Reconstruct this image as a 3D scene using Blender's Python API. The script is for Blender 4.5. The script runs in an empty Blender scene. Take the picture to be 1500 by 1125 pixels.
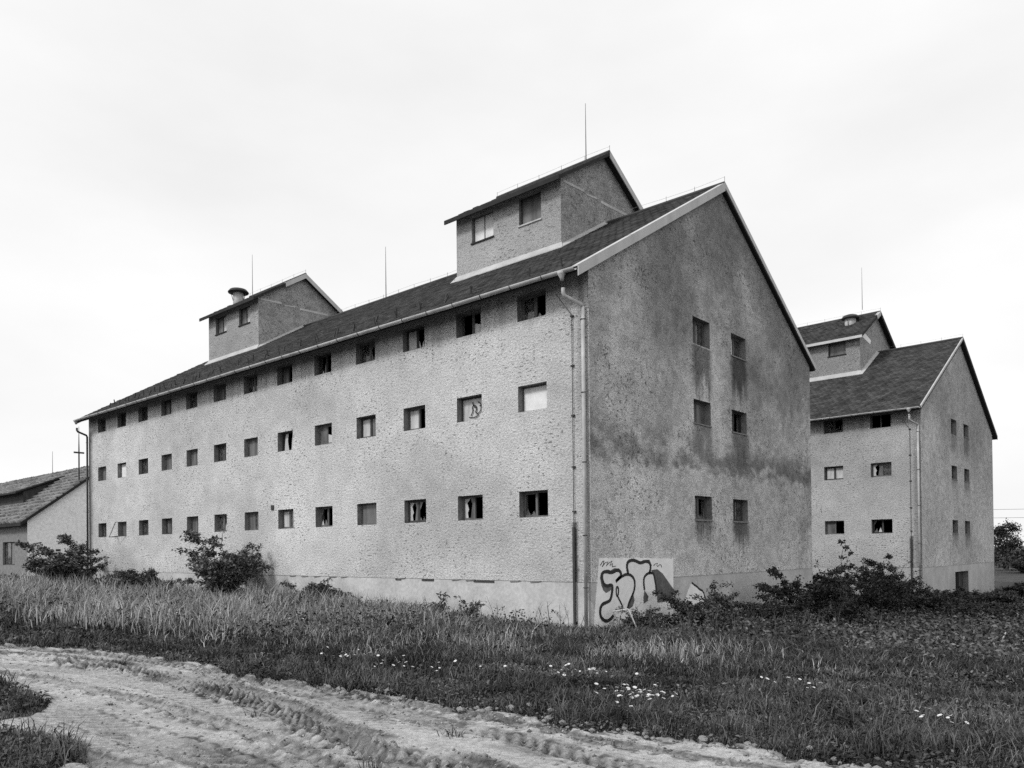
import bpy, math, random
import numpy as np
from mathutils import Matrix, Vector

sc = bpy.context.scene
R = math.radians
# ---------------------------------------------------------------- camera, sky, sun, exposure
CAM = np.array([13.109, -18.355, 1.50])
cd = bpy.data.cameras.new('camera'); cam = bpy.data.objects.new('camera', cd); sc.collection.objects.link(cam)
cd.sensor_width = 36; cd.lens = 36 * 1149.64 / 1500; cd.shift_y = 231.0 / 1500
cd.clip_start = 0.1; cd.clip_end = 3000
rv = Vector((0.75109686, 0.6601041, -0.01077433)); uv_ = Vector((0.0151368, -0.000903, 0.999885)); fv = Vector((-0.6600185, 0.7511736, 0.0106701))
m = Matrix.Identity(4)
for i in range(3): m[i][0], m[i][1], m[i][2], m[i][3] = rv[i], uv_[i], -fv[i], CAM[i]
cam.matrix_world = m
sc.camera = cam

SUN_EL, SUN_AZ = R(42), R(-112)      # azimuth of the sun seen from the place, measured from +x towards +y
sdir = Vector((math.cos(SUN_EL) * math.cos(SUN_AZ), math.cos(SUN_EL) * math.sin(SUN_AZ), math.sin(SUN_EL)))
sl = bpy.data.lights.new('sun', 'SUN'); sl.energy = 1.5; sl.angle = R(12); sl.color = (1, 1, 1)
so = bpy.data.objects.new('sun', sl); sc.collection.objects.link(so)
so.rotation_euler = sdir.to_track_quat('Z', 'Y').to_euler(); so.location = (-10, -30, 40)

w = bpy.data.worlds.new('World'); sc.world = w; w.use_nodes = True
nt = w.node_tree; nt.nodes.clear()
def wn(t, **k):
    n = nt.nodes.new(t)
    for a, b in k.items(): setattr(n, a, b)
    return n
sky = wn('ShaderNodeTexSky', sky_type='NISHITA', sun_disc=False, sun_elevation=SUN_EL, sun_rotation=math.pi / 2 - SUN_AZ)
sky.air_density = 1.0; sky.dust_density = 4.0
bw = wn('ShaderNodeRGBToBW'); nt.links.new(sky.outputs[0], bw.inputs[0])
tc = wn('ShaderNodeTexCoord'); mp = wn('ShaderNodeMapping'); mp.inputs['Scale'].default_value = (1.2, 1.2, 3.0)
nt.links.new(tc.outputs['Generated'], mp.inputs[0])
no = wn('ShaderNodeTexNoise'); no.inputs['Scale'].default_value = 1.6; no.inputs['Detail'].default_value = 6; no.inputs['Roughness'].default_value = .5
nt.links.new(mp.outputs[0], no.inputs[0])
mr = wn('ShaderNodeMapRange'); mr.inputs[1].default_value = .3; mr.inputs[2].default_value = .7; mr.inputs[3].default_value = 6.5; mr.inputs[4].default_value = 7.7
nt.links.new(no.outputs[0], mr.inputs[0])
mx = wn('ShaderNodeMix', data_type='FLOAT'); mx.inputs[0].default_value = .93      # thick cloud cover over the clear sky
nt.links.new(bw.outputs[0], mx.inputs[2]); nt.links.new(mr.outputs[0], mx.inputs[3])
bg = wn('ShaderNodeBackground'); bg.inputs[1].default_value = .1; nt.links.new(mx.outputs[0], bg.inputs[0])
ow = wn('ShaderNodeOutputWorld'); nt.links.new(bg.outputs[0], ow.inputs[0])

sc.view_settings.view_transform = 'Standard'; sc.view_settings.look = 'None'
sc.view_settings.exposure = .5; sc.view_settings.gamma = 1; sc.view_settings.use_curve_mapping = False
sc.render.engine = 'CYCLES'; sc.cycles.use_denoising = False; sc.cycles.max_bounces = 6

# ---------------------------------------------------------------- helpers
rng = random.Random(7); nr = np.random.RandomState(11)
def tag(o, label=None, cat=None, group=None, kind=None):
    for k, v in (('label', label), ('category', cat), ('group', group), ('kind', kind)):
        if v: o[k] = v
    return o
def empty(name, loc=(0, 0, 0), rz=0):
    o = bpy.data.objects.new(name, None); sc.collection.objects.link(o); o.location = loc; o.rotation_euler = (0, 0, rz); o.empty_display_size = .3
    return o
def link(name, me, mat, parent=None):
    o = bpy.data.objects.new(name, me); sc.collection.objects.link(o)
    if mat is not None and not me.materials: me.materials.append(mat)
    if parent is not None: o.parent = parent
    return o
class MB:
    def __init__(s): s.v = []; s.f = []
    def add(s, vs, fs):
        b = len(s.v); s.v += [tuple(p) for p in vs]; s.f += [tuple(b + i for i in f) for f in fs]; return s
    def quad(s, a, b, c, d): return s.add([a, b, c, d], [(0, 1, 2, 3)])
    def box(s, x0, x1, y0, y1, z0, z1):
        return s.add([(x0, y0, z0), (x1, y0, z0), (x1, y1, z0), (x0, y1, z0), (x0, y0, z1), (x1, y0, z1), (x1, y1, z1), (x0, y1, z1)],
                     [(3, 2, 1, 0), (4, 5, 6, 7), (0, 1, 5, 4), (1, 2, 6, 5), (2, 3, 7, 6), (3, 0, 4, 7)])
    def hexa(s, p): return s.add(p, [(3, 2, 1, 0), (4, 5, 6, 7), (0, 1, 5, 4), (1, 2, 6, 5), (2, 3, 7, 6), (3, 0, 4, 7)])
    def tube(s, path, r, n=8, cap=True):
        P = [Vector(p) for p in path]; rings = []
        rs = r if isinstance(r, (list, tuple)) else [r] * len(P)
        b = len(s.v)
        for i, p in enumerate(P):
            d = (P[min(i + 1, len(P) - 1)] - P[max(i - 1, 0)]).normalized()
            a = d.orthogonal().normalized() if i == 0 else (prev - d * prev.dot(d)).normalized()
            prev = a; c = d.cross(a)
            for k in range(n):
                t = 2 * math.pi * k / n; q = p + (a * math.cos(t) + c * math.sin(t)) * rs[i]; s.v.append(tuple(q))
        for i in range(len(P) - 1):
            for k in range(n):
                s.f.append((b + i * n + k, b + i * n + (k + 1) % n, b + (i + 1) * n + (k + 1) % n, b + (i + 1) * n + k))
        if cap:
            s.f.append(tuple(b + k for k in reversed(range(n)))); s.f.append(tuple(b + (len(P) - 1) * n + k for k in range(n)))
        return s
    def mesh(s, name, smooth=False):
        me = bpy.data.meshes.new(name); me.from_pydata(s.v, [], s.f); me.update()
        if smooth: me.polygons.foreach_set('use_smooth', [True] * len(me.polygons))
        return me
    def build(s, name, mat, parent=None, smooth=False): return link(name, s.mesh(name, smooth), mat, parent)
def np_mesh(name, V, F4=None, F3=None, attr=None, smooth=False):
    """fast mesh from numpy: V (n,3), quads F4 (m,4), tris F3 (k,3), attr dict name->(n,)"""
    me = bpy.data.meshes.new(name); V = np.ascontiguousarray(V, np.float32)
    me.vertices.add(len(V)); me.vertices.foreach_set('co', V.ravel())
    loops = []; starts = []; pos = 0
    for F in (F4, F3):
        if F is None or len(F) == 0: continue
        k = F.shape[1]; loops.append(F.ravel()); starts.append(pos + np.arange(len(F)) * k); pos += F.size
    L = np.concatenate(loops).astype(np.int32); S = np.concatenate(starts).astype(np.int32)
    me.loops.add(len(L)); me.loops.foreach_set('vertex_index', L)
    me.polygons.add(len(S)); me.polygons.foreach_set('loop_start', S)
    me.update(calc_edges=True); me.validate()
    if attr:
        for k, a in attr.items():
            at = me.attributes.new(k, 'FLOAT', 'POINT'); at.data.foreach_set('value', np.ascontiguousarray(a, np.float32))
    if smooth: me.polygons.foreach_set('use_smooth', np.ones(len(S), bool))
    return me
def hashn(ix, iy, seed):
    h = (ix.astype(np.int64) * 374761393 + iy.astype(np.int64) * 668265263 + seed * 1442695041) & 0xffffffff
    h = ((h ^ (h >> 13)) * 1274126177) & 0xffffffff
    return ((h ^ (h >> 16)) & 0xffff) / 65535.0
def vnoise(x, y, seed=0):
    x = np.asarray(x, float); y = np.asarray(y, float); ix = np.floor(x); iy = np.floor(y); fx = x - ix; fy = y - iy
    fx = fx * fx * (3 - 2 * fx); fy = fy * fy * (3 - 2 * fy)
    a = hashn(ix, iy, seed); b = hashn(ix + 1, iy, seed); c = hashn(ix, iy + 1, seed); d = hashn(ix + 1, iy + 1, seed)
    return (a * (1 - fx) + b * fx) * (1 - fy) + (c * (1 - fx) + d * fx) * fy
def fbm(x, y, seed=0, o=4):
    t = 0; a = .5
    for i in range(o): t = t + a * vnoise(np.asarray(x) * 2 ** i, np.asarray(y) * 2 ** i, seed + i); a *= .5
    return t
def sst(a, b, x):
    t = np.clip((np.asarray(x, float) - a) / (b - a), 0, 1); return t * t * (3 - 2 * t)

# ---------------------------------------------------------------- materials (the photograph is black and white: greys only)
class NT:
    def __init__(s, name):
        s.m = bpy.data.materials.new(name); s.m.use_nodes = True; s.t = s.m.node_tree
        s.p = s.t.nodes['Principled BSDF']; s.p.inputs['Specular IOR Level'].default_value = .25
        s.tc = s.t.nodes.new('ShaderNodeTexCoord')
    def n(s, t, **k):
        q = s.t.nodes.new(t)
        for a, b in k.items(): setattr(q, a, b)
        return q
    def put(s, sock, v):
        if isinstance(v, (int, float)): sock.default_value = v
        elif v is not None: s.t.links.new(v, sock)
    def vec(s, scale=(1, 1, 1), loc=(0, 0, 0), coord='Object'):
        mpn = s.n('ShaderNodeMapping'); mpn.inputs['Scale'].default_value = scale; mpn.inputs['Location'].default_value = loc
        s.t.links.new(s.tc.outputs[coord], mpn.inputs[0]); return mpn.outputs[0]
    def noise(s, scale, detail=3, vec=None, rough=.55, dist=0):
        q = s.n('ShaderNodeTexNoise'); q.inputs['Scale'].default_value = scale; q.inputs['Detail'].default_value = detail
        q.inputs['Roughness'].default_value = rough; q.inputs['Distortion'].default_value = dist
        s.t.links.new(vec if vec is not None else s.tc.outputs['Object'], q.inputs[0]); return q.outputs[0]
    def vor(s, scale, vec=None, feature='F1'):
        q = s.n('ShaderNodeTexVoronoi', feature=feature); q.inputs['Scale'].default_value = scale
        s.t.links.new(vec if vec is not None else s.tc.outputs['Object'], q.inputs[0]); return q.outputs[0]
    def xyz(s):
        q = s.n('ShaderNodeSeparateXYZ'); s.t.links.new(s.tc.outputs['Object'], q.inputs[0]); return q.outputs
    def op(s, o, a, b=None, c=None):
        q = s.n('ShaderNodeMath', operation=o); s.put(q.inputs[0], a)
        if b is not None: s.put(q.inputs[1], b)
        if c is not None: s.put(q.inputs[2], c)
        return q.outputs[0]
    def rg(s, x, a, b, lo=0.0, hi=1.0, smooth=True):
        q = s.n('ShaderNodeMapRange', interpolation_type='SMOOTHSTEP' if smooth else 'LINEAR')
        s.put(q.inputs[0], x)
        for i, v in enumerate((a, b, lo, hi)): q.inputs[1 + i].default_value = v
        return q.outputs[0]
    def mix(s, f, a, b):
        q = s.n('ShaderNodeMix', data_type='FLOAT'); s.put(q.inputs[0], f); s.put(q.inputs[2], a); s.put(q.inputs[3], b); return q.outputs[0]
    def attr(s, name):
        q = s.n('ShaderNodeAttribute', attribute_name=name); return q.outputs['Fac']
    def island(s):
        return s.n('ShaderNodeNewGeometry').outputs['Random Per Island']
    def objrand(s): return s.n('ShaderNodeObjectInfo').outputs['Random']
    def out(s, col, rough=.9, bump=None, dist=.02, strength=1.0, metal=0):
        if isinstance(col, (int, float)): s.p.inputs['Base Color'].default_value = (col, col, col, 1)
        else: s.t.links.new(col, s.p.inputs['Base Color'])
        s.put(s.p.inputs['Roughness'], rough); s.p.inputs['Metallic'].default_value = metal
        if bump is not None:
            b = s.n('ShaderNodeBump'); b.inputs['Distance'].default_value = dist; b.inputs['Strength'].default_value = strength
            s.t.links.new(bump, b.inputs['Height']); s.t.links.new(b.outputs[0], s.p.inputs['Normal'])
        return s.m
    def boxmask(s, a, a0, a1, b, b0, b1, soft, jit):
        """soft box in the (a,b) plane, edges broken up by the noise jit"""
        aa = s.op('ADD', a, jit); bb = s.op('ADD', b, jit)
        m1 = s.op('MULTIPLY', s.rg(aa, a0 - soft, a0 + soft), s.rg(aa, a1 - soft, a1 + soft, 1, 0))
        m2 = s.op('MULTIPLY', s.rg(bb, b0 - soft * 2, b0 + soft * 2), s.rg(bb, b1 - .03, b1 + .03, 1, 0))
        return s.op('MULTIPLY', m1, m2)

def stucco(name, base, axis, kind, wins=(), seed=0.0, L=36.28):
    """rough-cast render; axis 0 = wall runs along x, 1 = along y"""
    t = NT(name); X = t.xyz(); A = X[axis]; Z = X[2]
    st = (.8, 1, 1) if axis == 0 else (1, .8, 1)
    v = t.vec(st, (seed, seed, seed))
    big = t.noise(.22, 4, v); med = t.noise(1.6, 4, v); fine = t.noise(16, 4, v, .65); grain = t.noise(38, 2, v)
    pit = t.rg(t.noise(11.5, 3, t.vec((.75 * st[0], .75 * st[1], 1.35) if kind == 'long' else (1, 1, 1.1), (seed + 9, 0, 3)), .5), .33, .41, 1, 0)
    pitpatch = t.rg(t.noise(.45, 4, v, .65), .44, .62)
    pit = t.op('MULTIPLY', pit, t.mix(pitpatch, .28, 1.0))
    col = t.op('MULTIPLY', base, t.rg(big, .3, .7, .80, 1.12, False))
    col = t.op('MULTIPLY', col, t.rg(med, .3, .7, .90, 1.10, False))
    col = t.op('MULTIPLY', col, t.rg(fine, .3, .7, .76, 1.20, False))
    col = t.op('MULTIPLY', col, t.rg(grain, .3, .7, .72 if kind == 'long' else .55, 1.22 if kind == 'long' else 1.38, False))
    col = t.op('MULTIPLY', col, t.mix(pit, 1.0, .38))
    rough = t.rg(t.noise(.16, 3, t.vec((1, 1, 1.4), (seed + 20, 3, 1))), .42, .6)
    col = t.op('MULTIPLY', col, t.mix(rough, 1.05, .90))
    streakv = t.vec((1.6, 1.6, .12), (seed, seed, 0)); streak = t.noise(1.6, 4, streakv, .6)
    jit = t.op('MULTIPLY', t.op('SUBTRACT', t.noise(3.0, 4, v), .5), .55)
    if kind == 'long':
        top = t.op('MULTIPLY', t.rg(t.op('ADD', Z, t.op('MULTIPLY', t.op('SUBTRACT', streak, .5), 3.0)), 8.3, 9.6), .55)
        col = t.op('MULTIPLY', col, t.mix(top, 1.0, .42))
        damp_and_shade = t.rg(t.op('ADD', A, t.op('MULTIPLY', jit, .8)), -L + .15, -L + .75, 1, 0)  # damp stain beside the far downpipe
        damp_and_shade = t.op('MULTIPLY', damp_and_shade, t.rg(t.op('ADD', Z, jit), 8.6, 8.9, 1, 0))
        col = t.op('MULTIPLY', col, t.mix(damp_and_shade, 1.0, .28))
        d2 = t.boxmask(A, -.66, -.47, Z, .5, 2.3, .06, t.op('MULTIPLY', jit, .25))
        col = t.op('MULTIPLY', col, t.mix(d2, 1.0, .3))
        d3 = t.op('MULTIPLY', t.rg(A, -.62, -.25), t.rg(streak, .42, .62))
        col = t.op('MULTIPLY', col, t.mix(d3, 1.0, .62))
    else:
        dn = t.noise(.30, 6, t.vec((1, 1, .8), (seed + 3, seed, seed)), .55, .3)
        up = t.rg(Z, 2.0, 13.0, -.22, .24, False); right = t.rg(A, 4.0, 15.0, -.05, .10, False)
        dm = t.rg(t.op('ADD', dn, t.op('ADD', up, right)), .32, .78)
        dirty = .40 if kind == 'gable' else .74
        col = t.op('MULTIPLY', col, t.mix(dm, 1.0, dirty))
        mot = t.rg(t.noise(3.4, 6, v, .72), .44, .60)
        col = t.op('MULTIPLY', col, t.mix(mot, 1.04, .78))
        if kind == 'gable':
            band = t.op('MULTIPLY', t.rg(t.op('ADD', Z, t.op('MULTIPLY', jit, 2.2)), 3.95, 4.5), t.rg(t.op('ADD', Z, t.op('MULTIPLY', jit, 2.2)), 4.6, 5.7, 1, 0))
            band = t.op('MULTIPLY', band, t.rg(t.noise(.8, 3, t.vec((1, .7, 1.3), (5, 1, 2))), .34, .52))
            col = t.op('MULTIPLY', col, t.mix(band, 1.0, .40))
            fl = t.op('MULTIPLY', t.rg(A, 11.5, 13.5), t.rg(t.noise(1.3, 5, t.vec((1, .7, 1.6), (2, 7, 4)), .7), .60, .70))
            fl = t.op('MULTIPLY', fl, t.rg(Z, 9.5, 8.0))
            col = t.op('ADD', col, t.op('MULTIPLY', fl, .16))
        for (a0, a1, zs, ln, dk) in wins:
            drip = t.rg(t.noise(3.0, 4, t.vec((1, 1, .10), (seed + zs, zs, 0)), .6), .30, .68, .55, 1.1, False)
            low = t.op('SUBTRACT', zs, t.op('MULTIPLY', drip, ln))
            mv = t.rg(t.op('SUBTRACT', t.op('ADD', Z, jit), low), -.30, .75)
            mh = t.op('MULTIPLY', t.rg(t.op('ADD', A, t.op('MULTIPLY', jit, .8)), a0 - .22, a0 + .22), t.rg(t.op('ADD', A, t.op('MULTIPLY', jit, .8)), a1 - .16, a1 + .30, 1, 0))
            mk = t.op('MULTIPLY', t.op('MULTIPLY', mv, mh), t.rg(Z, zs - .02, zs + .05, 1, 0))
            mk = t.op('MULTIPLY', mk, t.rg(fine, .3, .6, .75, 1))
            col = t.op('MULTIPLY', col, t.mix(mk, 1.0, dk))
    h = t.op('ADD', t.op('MULTIPLY', fine, 1.0), t.op('MULTIPLY', grain, .35))
    h = t.op('SUBTRACT', h, t.op('MULTIPLY', pit, .55)); h = t.op('ADD', h, t.op('MULTIPLY', med, .25))
    return t.out(col, .95, h, .055, .9)

def simple(name, base, var=.25, scale=4, rough=.85, bump=.0, metal=0, isl=0, streak=False, spec=None):
    t = NT(name); v = t.vec((1, 1, .2)) if streak else None
    c = t.op('MULTIPLY', base, t.rg(t.noise(scale, 5, v, .6), .28, .72, 1 - var, 1 + var, False))
    if isl: c = t.op('MULTIPLY', c, t.rg(t.island(), 0, 1, 1 - isl, 1 + isl, False))
    if spec is not None: t.p.inputs['Specular IOR Level'].default_value = spec
    return t.out(c, rough, t.noise(scale * 4, 4) if bump else None, bump or .01, .8, metal)

M = {}
M['plinth'] = (lambda t: t.out(t.op('MULTIPLY', t.op('MULTIPLY', .50, t.rg(t.noise(.9, 5, None, .6), .3, .7, .80, 1.15, False)), t.rg(t.noise(9, 4), .3, .7, .88, 1.1, False)), .9, t.noise(8, 4), .02, .5))(NT('smooth_plinth_render'))
M['tile'] = simple('dark_roof_tile', .05, .35, 1.2, .8, .01, 0, .45)
M['clay'] = simple('weathered_clay_tile', .19, .35, 1.0, .85, .01, 0, .45)
M['soffit'] = simple('roof_boards', .03, .3, 3, .9)
M['metal'] = simple('pale_sheet_metal', .50, .14, 2.5, .55, 0, 0, 0, True)
M['flash'] = simple('zinc_flashing', .46, .2, 1.8, .6, 0, 0, 0, True)
M['gutter'] = simple('zinc_gutter', .42, .28, 2.2, .55)
M['darkmetal'] = simple('rusty_dark_metal', .05, .3, 6, .75)
M['wire'] = simple('galvanised_wire', .18, .2, 6, .5)
M['wood'] = simple('weathered_frame_wood', .13, .4, 7, .85, .004, 0, 0, True)
M['wood2'] = simple('dark_frame_wood', .06, .4, 7, .85, .004, 0, 0, True)
M['board'] = simple('pale_board', .72, .18, 3, .8)
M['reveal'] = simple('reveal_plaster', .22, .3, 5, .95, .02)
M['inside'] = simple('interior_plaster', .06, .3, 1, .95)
M['dirtyglass'] = simple('dirty_glass', .13, .6, 3.5, .35, 0, 0, 0, True, .4)
M['paleglass'] = simple('whitewashed_glass', .50, .35, 4, .4, 0, 0, 0, True, .4)
def glass():
    t = NT('window_glass'); nt_ = t.t; out = nt_.nodes['Material Output']
    tr = t.n('ShaderNodeBsdfTransparent'); tr.inputs[0].default_value = (.75, .75, .75, 1)
    gl = t.n('ShaderNodeBsdfGlossy'); gl.inputs['Roughness'].default_value = .06
    df = t.n('ShaderNodeBsdfDiffuse'); df.inputs[0].default_value = (.22, .22, .22, 1)
    fr = t.n('ShaderNodeFresnel'); fr.inputs[0].default_value = 1.5
    m1 = t.n('ShaderNodeMixShader'); nt_.links.new(t.rg(t.noise(5, 4), .35, .7, .12, .5), m1.inputs[0]); nt_.links.new(tr.outputs[0], m1.inputs[1]); nt_.links.new(df.outputs[0], m1.inputs[2])
    m2 = t.n('ShaderNodeMixShader'); nt_.links.new(fr.outputs[0], m2.inputs[0]); nt_.links.new(m1.outputs[0], m2.inputs[1]); nt_.links.new(gl.outputs[0], m2.inputs[2])
    nt_.links.new(m2.outputs[0], out.inputs[0]); return t.m
M['glass'] = glass()
M['paint_pale'] = simple('pale_wall_paint', .90, .10, 2.5, .8, .006)
M['paint_fill'] = simple('letter_fill_paint', .84, .08, 5, .7, .006)
M['paint_black'] = simple('black_spray_paint', .025, .3, 9, .6)
M['paint_grey'] = simple('grey_spray_paint', .12, .45, 5, .7)
M['limewash'] = (lambda t: t.out(t.op('MULTIPLY', t.mix(t.rg(t.noise(.7, 5, None, .65), .58, .70), .95, .72), t.rg(t.noise(6, 4), .3, .7, .85, 1.1, False)), .95, t.noise(7, 4), .03, .6))(NT('flaking_limewash'))
M['tone'] = (lambda t: t.out(t.attr('tone'), .75))(NT('grass_blade'))
M['leaf'] = (lambda t: t.out(t.attr('tone'), .55))(NT('leaf'))
M['bark'] = simple('bark', .09, .4, 8, .95, .02)
M['petal'] = simple('white_petal', .75, .05, 9, .7)
M['stone'] = simple('pale_clod', .42, .25, 9, .95, .03)
def soil():
    t = NT('soil'); c = t.op('MULTIPLY', .055, t.rg(t.noise(.8, 6, None, .65), .3, .7, .6, 1.5, False)); c = t.op('MULTIPLY', c, t.rg(t.noise(30, 3), .3, .7, .6, 1.4, False))
    return t.out(c, 1.0, t.noise(14, 5), .05, 1)
M['soil'] = soil()
def mud():
    t = NT('dry_mud'); c = t.op('MULTIPLY', .48, t.rg(t.noise(.6, 6, None, .6), .3, .7, .88, 1.10, False))
    c = t.op('MULTIPLY', c, t.rg(t.noise(14, 6, None, .75), .3, .7, .55, 1.3, False))
    c = t.op('MULTIPLY', c, t.rg(t.noise(70, 3), .3, .7, .8, 1.15, False))
    damp_and_shade = t.attr('damp_and_shade'); c = t.op('MULTIPLY', c, t.mix(damp_and_shade, 1.0, .08))  # shade of ruts, tread grooves and crevices painted into the mud colour
    return t.out(c, .95, t.op('ADD', t.noise(22, 6, None, .7), t.op('MULTIPLY', t.noise(90, 3), .6)), .028, .9)
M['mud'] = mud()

# ---------------------------------------------------------------- ground
GP = np.array([(13, -18, -.05), (6, -13, -.10), (-4, -15, -.02), (-12, -18, 0), (0, 0, -1.15), (2.5, -1.5, -.95), (0, 17, -2.0), (1.5, 29, -2.35), (3, 46, -2.35), (1.5, 9, -1.45), (6, 18, -2.0), (-36, 0, -.42), (-18, 0, -.62), (-42, -6, -.25),
               (-30, -20, .05), (25, 0, -1.0), (28, -18, -.4), (5, -5, -.55), (-8, -6, -.42), (9, -9, -.16), (11, -12, -.06), (12, 8, -1.6), (20, 30, -2.2), (10, 24, -2.1), (-45, 10, -.5), (2, 70, -1.6), (-6, 90, -1.4), (-60, -2, -.3)])
def ground(x, y):
    x = np.asarray(x, float); y = np.asarray(y, float)
    num = np.full(x.shape, -.5 * .004); den = np.full(x.shape, .004)
    for px, py, pz in GP:
        wgt = np.exp(-((x - px) ** 2 + (y - py) ** 2) / (2 * 6.5 ** 2)); num = num + wgt * pz; den = den + wgt
    return num / den
def g1(x, y): return float(ground(np.array([x]), np.array([y]))[0])
def edge(x):      # verge of the track towards the granary
    x = np.asarray(x, float)
    e = np.where(x < 0, -12.5 - .075 * np.minimum(-x, 9) ** 2 - np.maximum(-x - 9, 0) * 1.35, -12.5)
    return e + .25 + .25 * sst(8, 11, x) + .42 * (fbm(x * .8, x * 0 + 3, 5) - .47) + .22 * (vnoise(x * 3.1, x * 0, 9) - .5)
def patches(x, y):   # grass islands left standing beside the ruts
    n = .55 * (fbm(x * 1.3, y * 1.3, 21) - .47)
    a = ((x - 1.5) / 2.6) ** 2 + ((y + 15.85) / .85) ** 2; b = ((x - 5.5) / 1.35) ** 2 + ((y + 16.6) / .85) ** 2; c = ((x + 6) / 5) ** 2 + ((y + 20) / 1.7) ** 2
    return np.minimum(np.minimum(a, b), c) + 2.2 * n
def roadness(x, y):
    d = edge(x) - np.asarray(y, float)
    return sst(-.05, .35, d) * sst(.7, 1.15, patches(x, y))
def axis_pts(lo, hi, fine_lo, fine_hi, step, grow=1.18, big=60):
    a = list(np.arange(fine_lo, fine_hi + step, step)); s_ = step
    while a[-1] < hi: s_ = min(s_ * grow, big); a.append(a[-1] + s_)
    s_ = step; b = [fine_lo]
    while b[-1] > lo: s_ = min(s_ * grow, big); b.append(b[-1] - s_)
    return np.array(b[:0:-1] + a)
def grid(xs, ys):
    X, Y = np.meshgrid(xs, ys); n, m_ = len(ys), len(xs); i = np.arange(n * m_).reshape(n, m_)
    F = np.stack([i[:-1, :-1].ravel(), i[:-1, 1:].ravel(), i[1:, 1:].ravel(), i[1:, :-1].ravel()], 1)
    return X.ravel(), Y.ravel(), F
X, Y, F = grid(axis_pts(-900, 900, -45, 28, .4), axis_pts(-900, 1200, -22, 52, .4))
Z = ground(X, Y) + .10 * (fbm(X * .5, Y * .5, 3) - .47) - .16 * roadness(X, Y) * (Y > -26)
g = link('ground', np_mesh('ground', np.stack([X, Y, Z], 1), F, smooth=True), M['soil']); tag(g, 'rough dark soil under the grass around the granaries', 'ground', kind='structure')

xs = axis_pts(-24, 24, -1.5, 12.0, .022, 1.10, .8); ys = axis_pts(-25.5, -11.6, -16.6, -12.2, .022, 1.12, .5)
# wheel lines on the ground: points, depth, half width, crumbly?, tread pitch (0 = none)
RUTS = (([(-1.85, -14.19), (-.97, -13.86), (1.3, -13.42), (3.8, -13.56), (5.79, -13.84), (7.35, -14.12), (8.23, -14.31), (8.96, -14.47), (11, -15.1), (14, -16.4)], .060, .11, 1.0, 0),
        ([(-1.31, -13.44), (1.18, -13.0), (3.49, -13.12), (5.62, -13.48), (6.74, -13.80), (7.72, -13.94), (8.93, -14.02), (11, -14.3), (14, -15)], .045, .10, .9, 0),
        ([(.28, -14.79), (1.21, -14.52), (2.58, -14.5), (4.02, -14.41), (5.62, -14.48), (7.06, -14.55), (8.5, -14.85), (11, -15.7), (14, -17)], .040, .10, .6, 0),
        ([(-1, -14.5), (1.2, -13.75), (3.8, -13.88), (5.8, -14.14), (7.35, -14.40), (8.9, -14.78), (11, -15.5), (14, -16.8)], .018, .21, .1, .17),
        ([(-1, -13.9), (1.2, -13.22), (3.6, -13.34), (5.7, -13.68), (7.3, -13.98), (8.9, -14.22), (11, -14.7), (14, -15.7)], .016, .13, .1, .15),
        ([(1.5, -15.2), (3.45, -15.22), (5.15, -15.24), (6.33, -15.22), (7.3, -15.2), (9, -15.5), (12, -16.6)], .022, .24, .25, .18),
        ([(3, -12.75), (5.88, -12.92), (7.45, -13.06), (8.57, -13.12), (9.68, -13.30), (11, -13.7), (14, -14.6)], .022, .15, .4, .16),
        ([(2.21, -12.74), (4.6, -12.55), (6.13, -12.60), (7.65, -12.62), (8.8, -12.70), (9.81, -12.75), (11, -12.7), (14, -12.6)], .018, .06, .9, 0),
        ([(5, -16.0), (7, -15.8), (9, -16.1), (12, -17.4)], .025, .12, .5, 0))
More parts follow.
